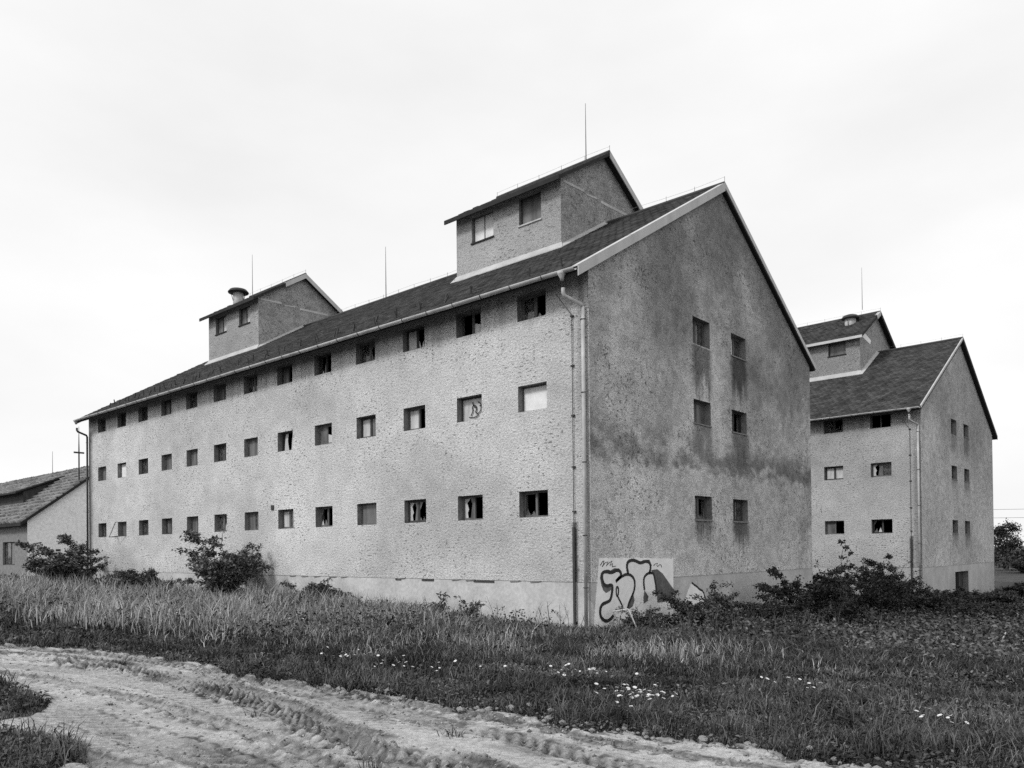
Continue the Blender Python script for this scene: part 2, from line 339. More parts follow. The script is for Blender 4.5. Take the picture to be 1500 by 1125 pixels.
def road_h(X, Y):
    """relief of the track, darkness (painted groove shade, damp soil) and where loose crumbs lie"""
    D = edge(X) - Y
    fc = fbm(X * 9, Y * 14, 74, 3); ff = fbm(X * 17, Y * 22, 75, 2); w1 = .10 * (fbm(X * 1.3, Y * 1.3, 41) - .47) + .05 * (fbm(X * 5, Y * 5, 42, 2) - .38)
    rel = .014 * (fbm(X * .6, Y * .6, 50) - .47) + .007 * (fbm(X * 1.8, Y * 6, 51) - .47) + .006 * (ff - .38)
    damp_and_shade = np.zeros_like(X); loose = np.zeros_like(X)  # first array: dark colour, painted groove shade together with damp soil
    for k, (pts, dep, wd, crm, pitch) in enumerate(RUTS):
        px = [p[0] for p in pts]; py = [p[1] for p in pts]; x0, y0 = pts[0]; e0 = float(edge(np.array([x0]))[0])
        lx = [x0 - 14, x0 - 10, x0 - 7, x0 - 4, x0 - 2]; px = lx + px; py = [float(edge(np.array([q]))[0]) + (y0 - e0) * 1.1 for q in lx] + py
        dd = np.interp(X, px, py) - Y + w1; ad = np.abs(dd)
        act = sst(.15, .42, vnoise(X * .7 + k * 7.3, X * 0 + k, 60)) * .75 + .25
        prof = np.exp(-(dd / wd) ** 4); berm = np.exp(-((ad - wd * 1.45) / (wd * .5 + .02)) ** 2)
        rel += act * (-1.25 * dep * prof + crm * dep * 1.15 * berm * sst(.34, .56, fc))
        damp_and_shade = np.maximum(damp_and_shade, act * prof * (.75 * crm * (.45 + .55 * sst(.3, .5, ff)) + .12))
        damp_and_shade = np.maximum(damp_and_shade, act * crm * berm * sst(.46, .36, fc))
        damp_and_shade = np.maximum(damp_and_shade, act * .8 * np.exp(-((ad - wd - .06 * (ff - .38)) / .028) ** 2) * sst(.3, .46, fc))  # thin line of painted shade along each rut lip
        loose = np.maximum(loose, act * crm * (berm + .4 * prof))
        if pitch:
            on = sst(.30, .44, fbm(X * .8 + k * 3, Y * .8, 73)); lug = np.sin(2 * np.pi * (X + (1.0 if k % 2 else -1.0) * dd * .9) / pitch + 2.0 * (fbm(X * 1.2, Y * 1.2, 70) - .5))
            rel += .026 * prof * on * np.clip(lug * 2.5, -1, .5); damp_and_shade = np.maximum(damp_and_shade, prof * on * sst(-.15, -.55, lug) * (.55 + .4 * sst(.25, .45, ff)))  # tread grooves darkened by painted shade besides their relief
    crumb = sst(.46, .58, fbm(X * .6 + 3, Y * .9, 80)) * (.1 + .9 * sst(4.5, 8.5, X))
    rel += crumb * .016 * (sst(.36, .52, fc) - .5); damp_and_shade = np.maximum(damp_and_shade, crumb * sst(.42, .34, ff) * .8); loose = np.maximum(loose, crumb * .7)
    vg = np.exp(-((D - .15) / .22) ** 2)
    rel += .028 * vg * sst(.38, .55, fc); damp_and_shade = np.maximum(damp_and_shade, vg * sst(.45, .37, fc)); loose = np.maximum(loose, vg)
    rn = roadness(X, Y)
    damp_and_shade = np.maximum(damp_and_shade, .85 * (1 - sst(.2, .95, rn))); damp_and_shade = np.clip(damp_and_shade + .22 * sst(.48, .60, fbm(X * .9, Y * 3.0, 83)), 0, 1)
    return ground(X, Y) + .02 + rel - .20 * (1 - sst(0, .6, rn)), damp_and_shade, loose * sst(.3, .8, rn)
X, Y, F = grid(xs, ys)
Zr, damp_and_shade, _ = road_h(X, Y)
rd = link('track', np_mesh('track', np.stack([X, Y, Zr], 1), F, attr={'damp_and_shade': damp_and_shade}, smooth=True), M['mud'])
tag(rd, 'pale dry mud track with tyre ruts and tread marks', 'track', kind='structure')
# loose crumbs of earth thrown up beside the ruts
r = np.random.RandomState(77); n = 150000; x = r.uniform(-6, 12.5, n); y = r.uniform(-17.8, -12.0, n)
z, dm_, ls = road_h(x, y); k = r.rand(n) < ls ** 1.5 * .5 + .012; x, y, z, dm_ = x[k], y[k], z[k], dm_[k]; n = len(x)
sz = .005 + .015 * r.rand(n) ** 2 + .028 * (r.rand(n) > .96) * r.rand(n)
base = np.array([(1, 0, 0), (0, 1, 0), (-1, 0, 0), (0, -1, 0), (0, 0, .8), (0, 0, -.5)]); V = base[None] * (1 + r.uniform(-.45, .45, (n, 6, 1)))
a_ = r.uniform(0, 6.28, n); c_, s_ = np.cos(a_)[:, None], np.sin(a_)[:, None]; V = np.stack([V[..., 0] * c_ - V[..., 1] * s_, V[..., 0] * s_ + V[..., 1] * c_, V[..., 2]], 2) * sz[:, None, None] + np.stack([x, y, z], 1)[:, None]
fi = np.array([(0, 1, 4), (1, 2, 4), (2, 3, 4), (3, 0, 4), (1, 0, 5), (2, 1, 5), (3, 2, 5), (0, 3, 5)]); b6 = (np.arange(n) * 6)[:, None, None]
o = link('crumbs', np_mesh('crumbs', V.reshape(-1, 3), None, (b6 + fi).reshape(-1, 3), {'damp_and_shade': np.repeat(np.clip(.10 + .75 * r.rand(n) ** 1.5, 0, 1), 6)}), M['mud']); tag(o, 'loose crumbs of dry earth beside the tyre ruts', 'crumbs', kind='stuff')  # darkness of each crumb is random

# ---------------------------------------------------------------- granary
WID, LEN = 16.92, 36.28
SL, Z0 = .597, 9.80                    # roof top surface: z = Z0 + SL*y at the front slope
def roofz(y): return Z0 + SL * (y if y <= WID / 2 else WID - y)
COLP, WW, WH = 2.6856, 1.1365, .804
ROWS = {'B': 3.2975, 'M': 6.5498, 'T': 9.3522}         # lintel heights
GROWS = {'B': 3.316, 'M': 6.67, 'T': 9.5415}
GY = ((6.1416, 7.4009), (9.0895, 10.3488))

def holed_wall(P, a0, a1, z0, topf, holes, breaks=()):
    """front sheet with openings. P(a,z,n)->xyz ; topf(a) height ; holes (a0,a1,z0,z1)"""
    mb = MB(); As = sorted(set([a0, a1] + list(breaks) + [q for h in holes for q in h[:2]]))
    for i in range(len(As) - 1):
        l, r = As[i], As[i + 1]; mid = (l + r) / 2
        hs = sorted([h for h in holes if h[0] - 1e-6 <= l and h[1] + 1e-6 >= r], key=lambda h: h[2]); z = z0
        for h in hs:
            mb.quad(P(l, z, 0), P(r, z, 0), P(r, h[2], 0), P(l, h[2], 0)); z = h[3]
        mb.quad(P(l, z, 0), P(r, z, 0), P(r, topf(r), 0), P(l, topf(l), 0))
    return mb
def reveal(P, h, dep):
    mb = MB(); l, r, b, t = h
    mb.quad(P(l, b, 0), P(l, b, dep), P(l, t, dep), P(l, t, 0)); mb.quad(P(r, b, dep), P(r, b, 0), P(r, t, 0), P(r, t, dep))
    mb.quad(P(l, b, 0), P(r, b, 0), P(r, b, dep), P(l, b, dep)); mb.quad(P(l, t, dep), P(r, t, dep), P(r, t, 0), P(l, t, 0))
    return mb
def pbox(mb, P, a0, a1, z0, z1, n0, n1):
    return mb.hexa([P(a0, z0, n0), P(a1, z0, n0), P(a1, z0, n1), P(a0, z0, n1), P(a0, z1, n0), P(a1, z1, n0), P(a1, z1, n1), P(a0, z1, n1)])
def plate(P, poly, n0, n1):
    mb = MB(); k = len(poly); v = [P(a, z, n0) for a, z in poly] + [P(a, z, n1) for a, z in poly]
    return mb.add(v, [tuple(range(k)), tuple(reversed(range(k, 2 * k)))] + [(i, k + i, k + (i + 1) % k, (i + 1) % k) for i in range(k)])
def window(root, P, h, spec, rg_, dep=.22, sub=None, tilt=None):
    """timber window set back in the opening; spec = (left pane, right pane, mullion?) ; sub: attach all as sub-parts of that object"""
    l, r, b, t = h; fw = .055; mat = M['wood'] if rg_.random() < .55 else M['wood2']
    mb = MB(); e = .003
    pbox(mb, P, l + e, l + fw, b + e, t - e, dep, dep + .07); pbox(mb, P, r - fw, r - e, b + e, t - e, dep, dep + .07)
    pbox(mb, P, l + fw, r - fw, b + e, b + fw, dep + .002, dep + .068); pbox(mb, P, l + fw, r - fw, t - fw, t - e, dep + .002, dep + .068)
    left, right, mul = spec; mid = l + (r - l) * (.5 + rg_.uniform(-.03, .03))
    if mul: pbox(mb, P, mid - .028, mid + .028, b + fw, t - fw, dep + .004, dep + .066)
    o = mb.build('window', mat, sub or root); par = sub or o
    il, ir, ib, it = l + fw, r - fw, b + fw, t - fw
    def sh(a0, a1, kind):
        n0, n1 = dep + .030, dep + .036
        if kind != 'none' and sub is None and a1 - a0 < .8:
            sm = MB(); sw = .032
            pbox(sm, P, a0 + .004, a0 + sw, ib + .004, it - .004, dep + .010, dep + .050); pbox(sm, P, a1 - sw, a1 - .004, ib + .004, it - .004, dep + .010, dep + .050)
            pbox(sm, P, a0 + sw, a1 - sw, ib + .004, ib + sw, dep + .012, dep + .048); pbox(sm, P, a0 + sw, a1 - sw, it - sw, it - .004, dep + .012, dep + .048)
            sm.build('sash', mat, par)
        if kind in ('glass', 'dirty', 'pale', 'board'):
            if kind == 'board': n0, n1 = dep + .012, dep + .03
            plate(P, [(a0, ib), (a1, ib), (a1, it), (a0, it)], n0, n1).build('board' if kind == 'board' else 'pane', M[{'glass': 'glass', 'dirty': 'dirtyglass', 'pale': 'paleglass', 'board': 'board'}[kind]], par)
        elif kind == 'curtain':
            for q in range(2):
                c = a0 + (a1 - a0) * (.25 + .5 * q); wv = (a1 - a0) * .16
                plate(P, [(c - wv, ib), (c + wv, ib), (c + wv * .5, ib + (it - ib) * .55), (c + wv * .8, it), (c - wv * .4, it), (c - wv * .8, ib + (it - ib) * .4)], n0, n1).build('glass_shard', M['paleglass'], par)
        elif kind == 'hole':       # pane with a hole punched through: left and right remnants
            c = (a0 + a1) / 2; hh = it - ib; wv = a1 - a0
            plate(P, [(a0, ib), (c - .1 * wv, ib), (c - .18 * wv, ib + .3 * hh), (c - .05 * wv, ib + .45 * hh), (c - .22 * wv, ib + .75 * hh), (c, ib + .9 * hh), (c + .1 * wv, it), (a0, it)], n0, n1).build('glass_shard', M['paleglass'], par)
            plate(P, [(a1, ib), (a1, it), (c + .1 * wv, it), (c + .3 * wv, ib + .7 * hh), (c + .2 * wv, ib + .35 * hh), (c + .12 * wv, ib)], n0, n1).build('glass_shard', M['dirtyglass'], par)
        elif kind == 'shard':
            k = rg_.randint(2, 3)
            for q in range(k):
                p0 = a0 + (a1 - a0) * q / k; p1 = a0 + (a1 - a0) * (q + .9) / k; hh = (it - ib) * rg_.uniform(.18, .62)
                plate(P, [(p0, ib), (p1, ib), (p0 + (p1 - p0) * rg_.uniform(.2, .8), ib + hh)], n0, n1).build('glass_shard', M[rg_.choice(['paleglass', 'dirtyglass', 'glass'])], par)
            if rg_.random() < .5:
                plate(P, [(a0, it), (a0, it - (it - ib) * rg_.uniform(.3, .6)), (a0 + (a1 - a0) * rg_.uniform(.3, .7), it)], n0, n1).build('glass_shard', M['dirtyglass'], par)
        elif kind == 'tri':
            plate(P, [(a0, ib), (a1, ib), (a1, ib + (it - ib) * .35), (a0, ib + (it - ib) * .55)], n0, n1).build('glass_shard', M['paleglass'], par)
    if mul:
        sh(il, mid - .028, left); sh(mid + .028, ir, right)
    else: sh(il, ir, left)
    if tilt:      # casement hanging out of the opening
        mbt = MB(); q = [(l - .02, b - .03, -.02), (l - .02, b - .03, -.45), (l - .02, t, -.02), (l - .02, t, -.12)]
        mbt.tube([P(*q[2]), P(*q[3]), P(*q[1]), P(*q[0])], .02, 5); mbt.tube([P(r - .05, b + .02, -.02), P(l - .02, b - .03, -.45)], .02, 5)
        mbt.build('casement', M['wood2'], par)
    return o

def tiles(O, ud, sd, nd, ul, sl_, tw, te, th, seed, chip=.004, skip=None):
    """courses of single tiles on a slope, as numpy boxes"""
    r = np.random.RandomState(seed); O, ud, sd, nd = map(lambda q: np.array(q, float), (O, ud, sd, nd))
    nu, ns = int(ul / tw), int(sl_ / te); U, S = np.meshgrid(np.arange(nu), np.arange(ns)); U = U.ravel(); S = S.ravel()
    tw = ul / nu; te = sl_ / ns
    u0 = U * tw + (S % 2) * tw * .5 + r.normal(0, .006, U.size); s0 = S * te + r.normal(0, .012, U.size)
    u0 = np.minimum(u0, ul - tw); k = np.ones(U.size, bool)
    if skip is not None: k = ~skip(u0, s0, r)
    u0, s0 = u0[k], s0[k]; n = len(u0)
    lift = th + r.exponential(.006, n); tl = r.normal(0, .006, n)
    wv = tw * .965
    sag = .035 * (fbm(u0 * .22, s0 * .3, seed) - .47) + .012 * (vnoise(u0 * 1.1, s0 * .8, seed + 3) - .5)
    lift = lift + (r.rand(n) < .012) * .03
    def pt(u, s_, h): return O + u[:, None] * ud + s_[:, None] * sd + h[:, None] * nd
    z = np.zeros(n) + sag; lift = lift + sag
    V = np.stack([pt(u0, s0, z), pt(u0 + wv, s0, z), pt(u0 + wv, s0 + te * 1.25, z), pt(u0, s0 + te * 1.25, z),
                  pt(u0, s0, lift + th), pt(u0 + wv, s0, lift + th + tl), pt(u0 + wv, s0 + te * 1.25, z + th * .4), pt(u0, s0 + te * 1.25, z + th * .4)], 1).reshape(-1, 3)
    b = (np.arange(n) * 8)[:, None]
    F = np.concatenate([b + np.array(q) for q in ([4, 5, 6, 7], [0, 1, 5, 4], [1, 2, 6, 5], [3, 0, 4, 7])])
    return V, F

def rake(P1, P2, xo, dep, th, mb):
    """sloping fascia board on plane x=xo from P1(y,z) to P2(y,z)"""
    (y1, z1), (y2, z2) = P1, P2
    return mb.hexa([(xo, y1, z1 - dep), (xo + th, y1, z1 - dep), (xo + th, y2, z2 - dep), (xo, y2, z2 - dep), (xo, y1, z1), (xo + th, y1, z1), (xo + th, y2, z2), (xo, y2, z2)])

def turret(root, mats, xl, xr, y0, ztop, wins, seed, strips, vent=None, rod=None, flash=True, broken=False):
    y1 = WID - y0; yc = WID / 2; tsl = .625; zb = roofz(y0) - .5
    top = lambda y: ztop + tsl * (y - y0 if y <= yc else y1 - y)
    Pf = lambda a, z, n: (a, y0 + n, z)
    Pg = lambda a, z, n: (xr - n, a, z)
    hs = [(a, b, c, d) for a, b, c, d, *_ in wins]
    mb = holed_wall(Pf, xl, xr, zb, lambda a: ztop + .05, hs)
    t = mb.build('roof_turret', mats['long'], root)
    holed_wall(Pg, y0, y1, zb, lambda y: top(y) + .05, [], [yc]).build('gable_wall', mats['turret'], t)
    holed_wall(lambda a, z, n: (xl, a, z), y0, y1, zb, lambda y: top(y) + .05, [], [yc]).build('gable_wall', mats['turret'], t)
    MB().quad((xl, y1, zb), (xr, y1, zb), (xr, y1, ztop + .05), (xl, y1, ztop + .05)).build('rear_wall', mats['long'], t)
    r_ = random.Random(seed)
    for (a, b, c, d, spec) in wins:
        reveal(Pf, (a, b, c, d), .3).build('window_reveal', M['reveal'], t); window(root, Pf, (a, b, c, d), spec, r_, .14, sub=t)
        mbs = MB(); pbox(mbs, Pf, a - .04, b + .04, c - .06, c - .004, -.05, .10); mbs.build('window_sill', M['flash'] if r_.random() < .3 else M['soffit'], t)
    # roof slabs
    ov, og = .42, .28; th = .13; mb = MB()
    ye = y0 - ov; ze = top(y0) - tsl * ov + .16; zr = top(yc) + .16
    for sgn in (0, 1):
        a, b = (ye, yc) if sgn == 0 else (WID - ye, yc)
        p = [(xl - og, a, ze - th), (xr + og, a, ze - th), (xr + og, b, zr - th), (xl - og, b, zr - th), (xl - og, a, ze), (xr + og, a, ze), (xr + og, b, zr), (xl - og, b, zr)]
        mb.hexa(p)
    rf = mb.build('turret_roof', M['soffit'], t)
    cs = 1 / math.sqrt(1 + tsl * tsl); ul = xr - xl + 2 * og; slen = (yc - ye) / cs
    skip = None
    if broken: skip = lambda u, s_, r: (r.rand(len(u)) < .22) & (s_ > slen * .45) & (u < ul * .72)
    V1, F1 = tiles((xl - og, ye, ze), (1, 0, 0), (0, cs, tsl * cs), (0, -tsl * cs, cs), ul, slen, .3, .26, .016 if not broken else .03, seed, skip=skip)
    V2, F2 = tiles((xl - og, WID - ye, ze), (1, 0, 0), (0, -cs, tsl * cs), (0, tsl * cs, cs), ul, slen, .3, .26, .016, seed + 1)
    o = link('roof_tiles', np_mesh('roof_tiles', np.concatenate([V1, V2]), np.concatenate([F1, F2 + len(V1)])), M['tile'], t); o['kind'] = 'stuff'
    MB().tube([(xl - og, yc, zr + .02), (xr + og, yc, zr + .02)], .09, 8).build('ridge_cap', M['tile'], t)
    MB().box(xl - og, xr + og, ye - .05, ye - .004, ze - .15, ze + .02).build('eave_trim', M['metal'] if 'eave' in strips else M['soffit'], t)
    for side, s0, s1, mt in strips.get('rake', ()):
        ya = (ye + (yc - ye) * s0, ye + (yc - ye) * s1) if side == 'L' else (WID - ye - (yc - ye) * s0, WID - ye - (yc - ye) * s1)
        za = (ze + (zr - ze) * s0 + .05, ze + (zr - ze) * s1 + .05)
        rake((ya[0], za[0]), (ya[1], za[1]), xr + og + .004, .27, .03, MB()).build('rake_flashing', M[mt], t)
        mbx = MB(); mbx.hexa([(xr + og - .16, ya[0], za[0] - .02), (xr + og + .03, ya[0], za[0] - .02), (xr + og + .03, ya[1], za[1] - .02), (xr + og - .16, ya[1], za[1] - .02),
                              (xr + og - .16, ya[0], za[0] + .012), (xr + og + .03, ya[0], za[0] + .012), (xr + og + .03, ya[1], za[1] + .012), (xr + og - .16, ya[1], za[1] + .012)]); mbx.build('rake_flashing', M[mt], t)
    # apron flashing round the foot
    if flash:
        fo = .20; zf = roofz(y0)
        MB().hexa([(xl - fo, y0 - fo, roofz(y0 - fo) + .03), (xr + fo, y0 - fo, roofz(y0 - fo) + .03), (xr + .02, y0 - .004, zf + .03), (xl - .02, y0 - .004, zf + .03),
                   (xl - fo, y0 - fo, roofz(y0 - fo) + .07), (xr + fo, y0 - fo, roofz(y0 - fo) + .07), (xr + .02, y0 - .004, zf + .22), (xl - .02, y0 - .004, zf + .22)]).build('apron_flashing', M['flash'], t)
        for x0, sg in ((xr, 1), (xl, -1)):
            a, b, c, d = (x0 + sg * .004, x0 + sg * .20, y0 - .15, yc)
            MB().hexa([(a, c, roofz(c) + .03), (b, c, roofz(c) + .03), (b, d, roofz(d) + .03), (a, d, roofz(d) + .03), (a, c, roofz(c) + .16), (b, c, roofz(c) + .06), (b, d, roofz(d) + .06), (a, d, roofz(d) + .16)]).build('side_flashing', M['flash'], t)
    if not broken:      # worn concrete tie band showing at eaves level
        for ya_, yb_, h_ in ((y0 + .15, y0 + 1.5, .10), (y0 + 1.7, y0 + 2.4, .07), (y0 + 2.7, y0 + 4.7, .11)):
            MB().hexa([(xr - .02, ya_, ztop - .08), (xr + .012, ya_, ztop - .08), (xr + .012, yb_, ztop - .02), (xr - .02, yb_, ztop - .02), (xr - .02, ya_, ztop - .08 + h_), (xr + .012, ya_, ztop - .08 + h_), (xr + .012, yb_, ztop - .02 + h_), (xr - .02, yb_, ztop - .02 + h_)]).build('tie_band', M['plinth'], t)
    else: plate(lambda a, z, n: (xr + n, a, z), [(y0 + .05, ztop + .05), (y0 + 1.9, ztop - .25), (y0 + 2.0, ztop + .05), (y0 + .5, ztop + .42)], .012, -.02).build('plaster_patch', M['paint_pale'], t)
    if vent:
        vx, vy, zl, zh, vr, cr = vent; mb = MB(); mb.tube([(vx, vy, zl), (vx, vy, zh)], vr, 16); mb.build('vent_pipe', M['flash'], t, True)
        n = 24; rows = [(cr * .98, 0), (cr, .05), (cr * .8, .20), (cr * .4, .28), (.02, .30)]
        MB().tube([(vx, vy, zh - .05 + q) for _, q in rows], [q for q, _ in rows], n).build('vent_cap', M['darkmetal'], t, True)
        for k in range(3):
            a = 2 * math.pi * k / 3 + .5; MB().tube([(vx + cr * .82 * math.cos(a), vy + cr * .82 * math.sin(a), zh - .04), (vx + (vr + .03) * math.cos(a), vy + (vr + .03) * math.sin(a), zh - .6)], .02, 5).build('vent_stay', M['darkmetal'], t)
    if rod:
        rx, ry, za, zb_ = rod; MB().tube([(rx, ry, za), (rx, ry, (za + zb_) / 2), (rx, ry, zb_)], [.026, .018, .010], 6).build('lightning_rod', M['wire'], t)
    # conductor wire on little stands along the ridge
    mb = MB(); n = max(2, int(ul / 1.2)); px = [xl - og + ul * k / n for k in range(n + 1)]
    mb.tube([(q, yc, zr + .27 + .02 * math.sin(k * 2.1)) for k, q in enumerate(px)], .004, 4)
    for q in px: mb.tube([(q, yc, zr + .05), (q, yc, zr + .30)], .009, 4)
    mb.build('conductor_wire', M['wire'], t)
    return t

def granary(root, mats, wspec, gspec, turrets, cfg):
    wallL, wallG = mats['long'], mats['gable']; ztopf = Z0 - .22; zpl = .55; zbase = -3.0
    P = lambda a, z, n: (a, n, z); G = lambda a, z, n: (-n, a, z); r_ = random.Random(cfg['seed'])
    cols = cfg['cols']; hs = []; H = {}
    for c in range(1, cols + 1):
        xr = -1.5663 - (c - 1) * COLP
        for k, zt in ROWS.items():
            h = (xr - WW, xr, zt - WH, min(zt, ztopf - .1)); hs.append(h); H[(k, c)] = h
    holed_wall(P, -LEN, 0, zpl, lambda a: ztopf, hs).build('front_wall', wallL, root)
    gh = []; GH = {}
    for k, zt in GROWS.items():
        for i, (a, b) in enumerate(GY):
            h = (a, b, zt - .8213 - (.12 if (k == 'T' and i == 0) else 0), zt); gh.append(h); GH[(k, i)] = h
    door = cfg.get('door')
    holed_wall(G, 0, WID, zpl, lambda y: roofz(y) - .22, gh, [WID / 2]).build('gable_wall', wallG, root)
    MB().quad((-LEN, 0, zbase), (-LEN, WID, zbase), (-LEN, WID, ztopf), (-LEN, 0, ztopf)).add([(-LEN, 0, ztopf), (-LEN, WID, ztopf), (-LEN, WID / 2, roofz(WID / 2) - .22)], [(0, 1, 2)]).build('gable_wall', wallG, root)
    MB().quad((-LEN, WID, zbase), (0, WID, zbase), (0, WID, ztopf), (-LEN, WID, ztopf)).build('rear_wall', wallL, root)
    # plinth: smooth render, set back 2 cm under the rough-cast, whose lower edge is ragged
    dh = [door] if door else []
    pm = MB(); pm.quad((-LEN, .018, zbase), (-.018, .018, zbase), (-.018, .018, zpl), (-LEN, .018, zpl))
    pm.quad((-LEN, .018, zpl), (0, .018, zpl), (0, 0, zpl), (-LEN, 0, zpl))
    hw = holed_wall(lambda a, z, n: (-.018 - n, a, z), .018, WID, zbase, lambda y: zpl, dh); pm.add(hw.v, hw.f)
    pm.quad((-.018, .018, zpl), (-.018, WID, zpl), (0, WID, zpl), (0, 0, zpl)); pm.build('plinth', M['plinth'], root)
    if door:
        reveal(lambda a, z, n: (-.035 - n, a, z), door, .4).build('door_reveal', M['reveal'], root)
        dm = MB(); pbox(dm, lambda a, z, n: (-.035 - n, a, z), door[0], door[1], door[2], door[3], .3, .35); dm.build('door', M['wood2'], root)
    for (k, c), h in H.items():
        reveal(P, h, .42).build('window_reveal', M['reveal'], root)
        sp = wspec.get((k, c)) or r_.choice([('dirty', 'glass', 1), ('glass', 'dirty', 1), ('glass', 'shard', 1), ('shard', 'none', 1), ('dirty', 'shard', 1), ('glass', 'glass', 1)])
        window(root, P, h, sp, r_, .20 + r_.uniform(-.02, .03), tilt=(k, c) in cfg.get('tilt', ()))
    for (k, i), h in GH.items():
        reveal(G, h, .42).build('window_reveal', M['reveal'], root)
        window(root, G, h, gspec.get((k, i), ('dirty', 'glass', 1)), r_, .22)
        if k != 'T' or i == 1:
            ms = MB(); pbox(ms, G, h[0] - .03, h[1] + .03, h[2] - .05, h[2] - .003, -.03, .2); ms.build('window_sill', M['reveal'], root)
    # roof
    ov, og, th = .65, cfg['og'], .20; ovr = cfg['ovr']; xl, xr = -LEN - og, og; yc = WID / 2; ye = -ov; ze = roofz(0) - SL * ov; zr = roofz(yc); mb = MB()
    for a, ze_ in ((ye, ze), (WID + ovr, roofz(0) - SL * ovr)):
        mb.hexa([(xl, a, ze_ - th), (xr, a, ze_ - th), (xr, yc, zr - th), (xl, yc, zr - th), (xl, a, ze_), (xr, a, ze_), (xr, yc, zr), (xl, yc, zr)])
    rf = mb.build('roof', M['soffit'], root)
    cs = 1 / math.sqrt(1 + SL * SL); ul = xr - xl; slen = (yc - ye) / cs
    skip = lambda u, s_, r: r.rand(len(u)) < .004
    V1, F1 = tiles((xl, ye, ze), (1, 0, 0), (0, cs, SL * cs), (0, -SL * cs, cs), ul, slen, .30, .27, cfg.get('tileth', .015), cfg['seed'], skip=skip)
    V2, F2 = tiles((xl, WID + ovr, roofz(0) - SL * ovr), (1, 0, 0), (0, -cs, SL * cs), (0, SL * cs, cs), ul, (yc + ovr) / cs, .40, .36, .015, cfg['seed'] + 1)
    o = link('roof_tiles', np_mesh('roof_tiles', np.concatenate([V1, V2]), np.concatenate([F1, F2 + len(V1)])), M['tile'], rf); o['kind'] = 'stuff'
    MB().tube([(xl, yc, zr + .02), (xr, yc, zr + .02)], .10, 8).build('ridge_cap', M['tile'], rf)
    for side, mt, dep in cfg['rakes']:
        a = ye - .05 if side == 'L' else WID + ovr + .03
        za = ze - SL * .05 + .06 if side == 'L' else roofz(0) - SL * (ovr + .03) + .06
        rake((a, za), (yc, zr + .06), og + .004, dep, .03, MB()).build('rake_flashing', M[mt], rf)
        tw_ = .2 if dep > .2 else .04
        MB().hexa([(og - tw_, a, za - .02), (og + .03, a, za - .02), (og + .03, yc, zr + .04), (og - tw_, yc, zr + .04), (og - tw_, a, za + .012), (og + .03, a, za + .012), (og + .03, yc, zr + .072), (og - tw_, yc, zr + .072)]).build('rake_flashing', M[mt], rf)
    rake((ye, ze), (yc, zr), xl - .03, .25, .026, MB()).build('rake_flashing', M['flash'], rf)
    # gutters with joints
    zf_ = ze
    for yg, ze in ((ye - .09, zf_), (WID + ovr + .09, roofz(0) - SL * ovr)):
        n = 10; mb = MB(); pr = [(yg + .09 * math.cos(math.pi + math.pi * k / n), ze - .02 + .09 * math.sin(math.pi + math.pi * k / n)) for k in range(n + 1)]
        pin = [(yg + (q[0] - yg) * .9, ze - .02 + (q[1] - ze + .02) * .9) for q in reversed(pr)]; ring = pr + pin; k = len(ring)
        xsg = [xl + .05] + [xl + ul * q / 14 for q in range(1, 14)] + [xr - .06]; dz = [-.02 * r_.random() for _ in xsg]
        vs = [(q, a, b + dz[j]) for j, q in enumerate(xsg) for a, b in ring]
        fs = [(j * k + i, j * k + (i + 1) % k, (j + 1) * k + (i + 1) % k, (j + 1) * k + i) for j in range(len(xsg) - 1) for i in range(k)]
        mb.add(vs, fs); gt = mb.build('gutter', M['gutter'], root, True)
        if yg < 0:
            for q in range(1, 30):
                xq = xl + ul * q / 30
                mbb = MB(); mbb.tube([(xq, yg + .10 * math.cos(math.pi + math.pi * u / 6), ze - .03 + .10 * math.sin(math.pi + math.pi * u / 6)) for u in range(7)], .012, 4); mbb.build('gutter_bracket', M['darkmetal'], gt)
    ze = zf_
    # snow guards
    sg = MB()
    sg.box(-.02, .02, -.03, .02, -.02, .27); sg.box(-.02, .02, -.02, .20, .0, .035); sgm = sg.mesh('snow_guard')
    for row, (s_, st, off) in enumerate(((.75, 1.25, .4), (1.35, 1.25, 1.0))):
        x = xl + off
        while x < xr - .3:
            if r_.random() < cfg.get('guards', .8):
                q = link('snow_guard', sgm, M['darkmetal'], rf); y = ye + s_ + r_.uniform(-.05, .05); q.location = (x, y, roofz(y) + .03); q.rotation_euler = (r_.uniform(-.5, .3), r_.uniform(-.3, .3), r_.uniform(-.3, .3))
            x += st
    # conductor along the ridge
    mb = MB(); n = 30; px = [xl + ul * k / n for k in range(n + 1)]; mb.tube([(q, yc, zr + .26 + .03 * math.sin(k * 1.7)) for k, q in enumerate(px)], .004, 4)
    for q in px: mb.tube([(q, yc, zr + .05), (q, yc, zr + .30)], .009, 4)
    mb.build('conductor_wire', M['wire'], rf)
    for (rx, ry, za, zb) in cfg.get('rods', ()): MB().tube([(rx, ry, za), (rx, ry, (za + zb) / 2), (rx, ry, zb)], [.028, .02, .010], 6).build('lightning_rod', M['wire'], rf)
    for tkw in turrets: turret(root, mats, **tkw)
    # floors inside keep the rooms dark
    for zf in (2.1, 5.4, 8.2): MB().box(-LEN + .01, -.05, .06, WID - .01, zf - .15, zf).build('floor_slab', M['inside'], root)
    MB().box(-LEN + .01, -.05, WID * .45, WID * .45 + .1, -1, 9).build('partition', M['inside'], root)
    # downpipes
    gy = ye - .09; gz = ze - .10
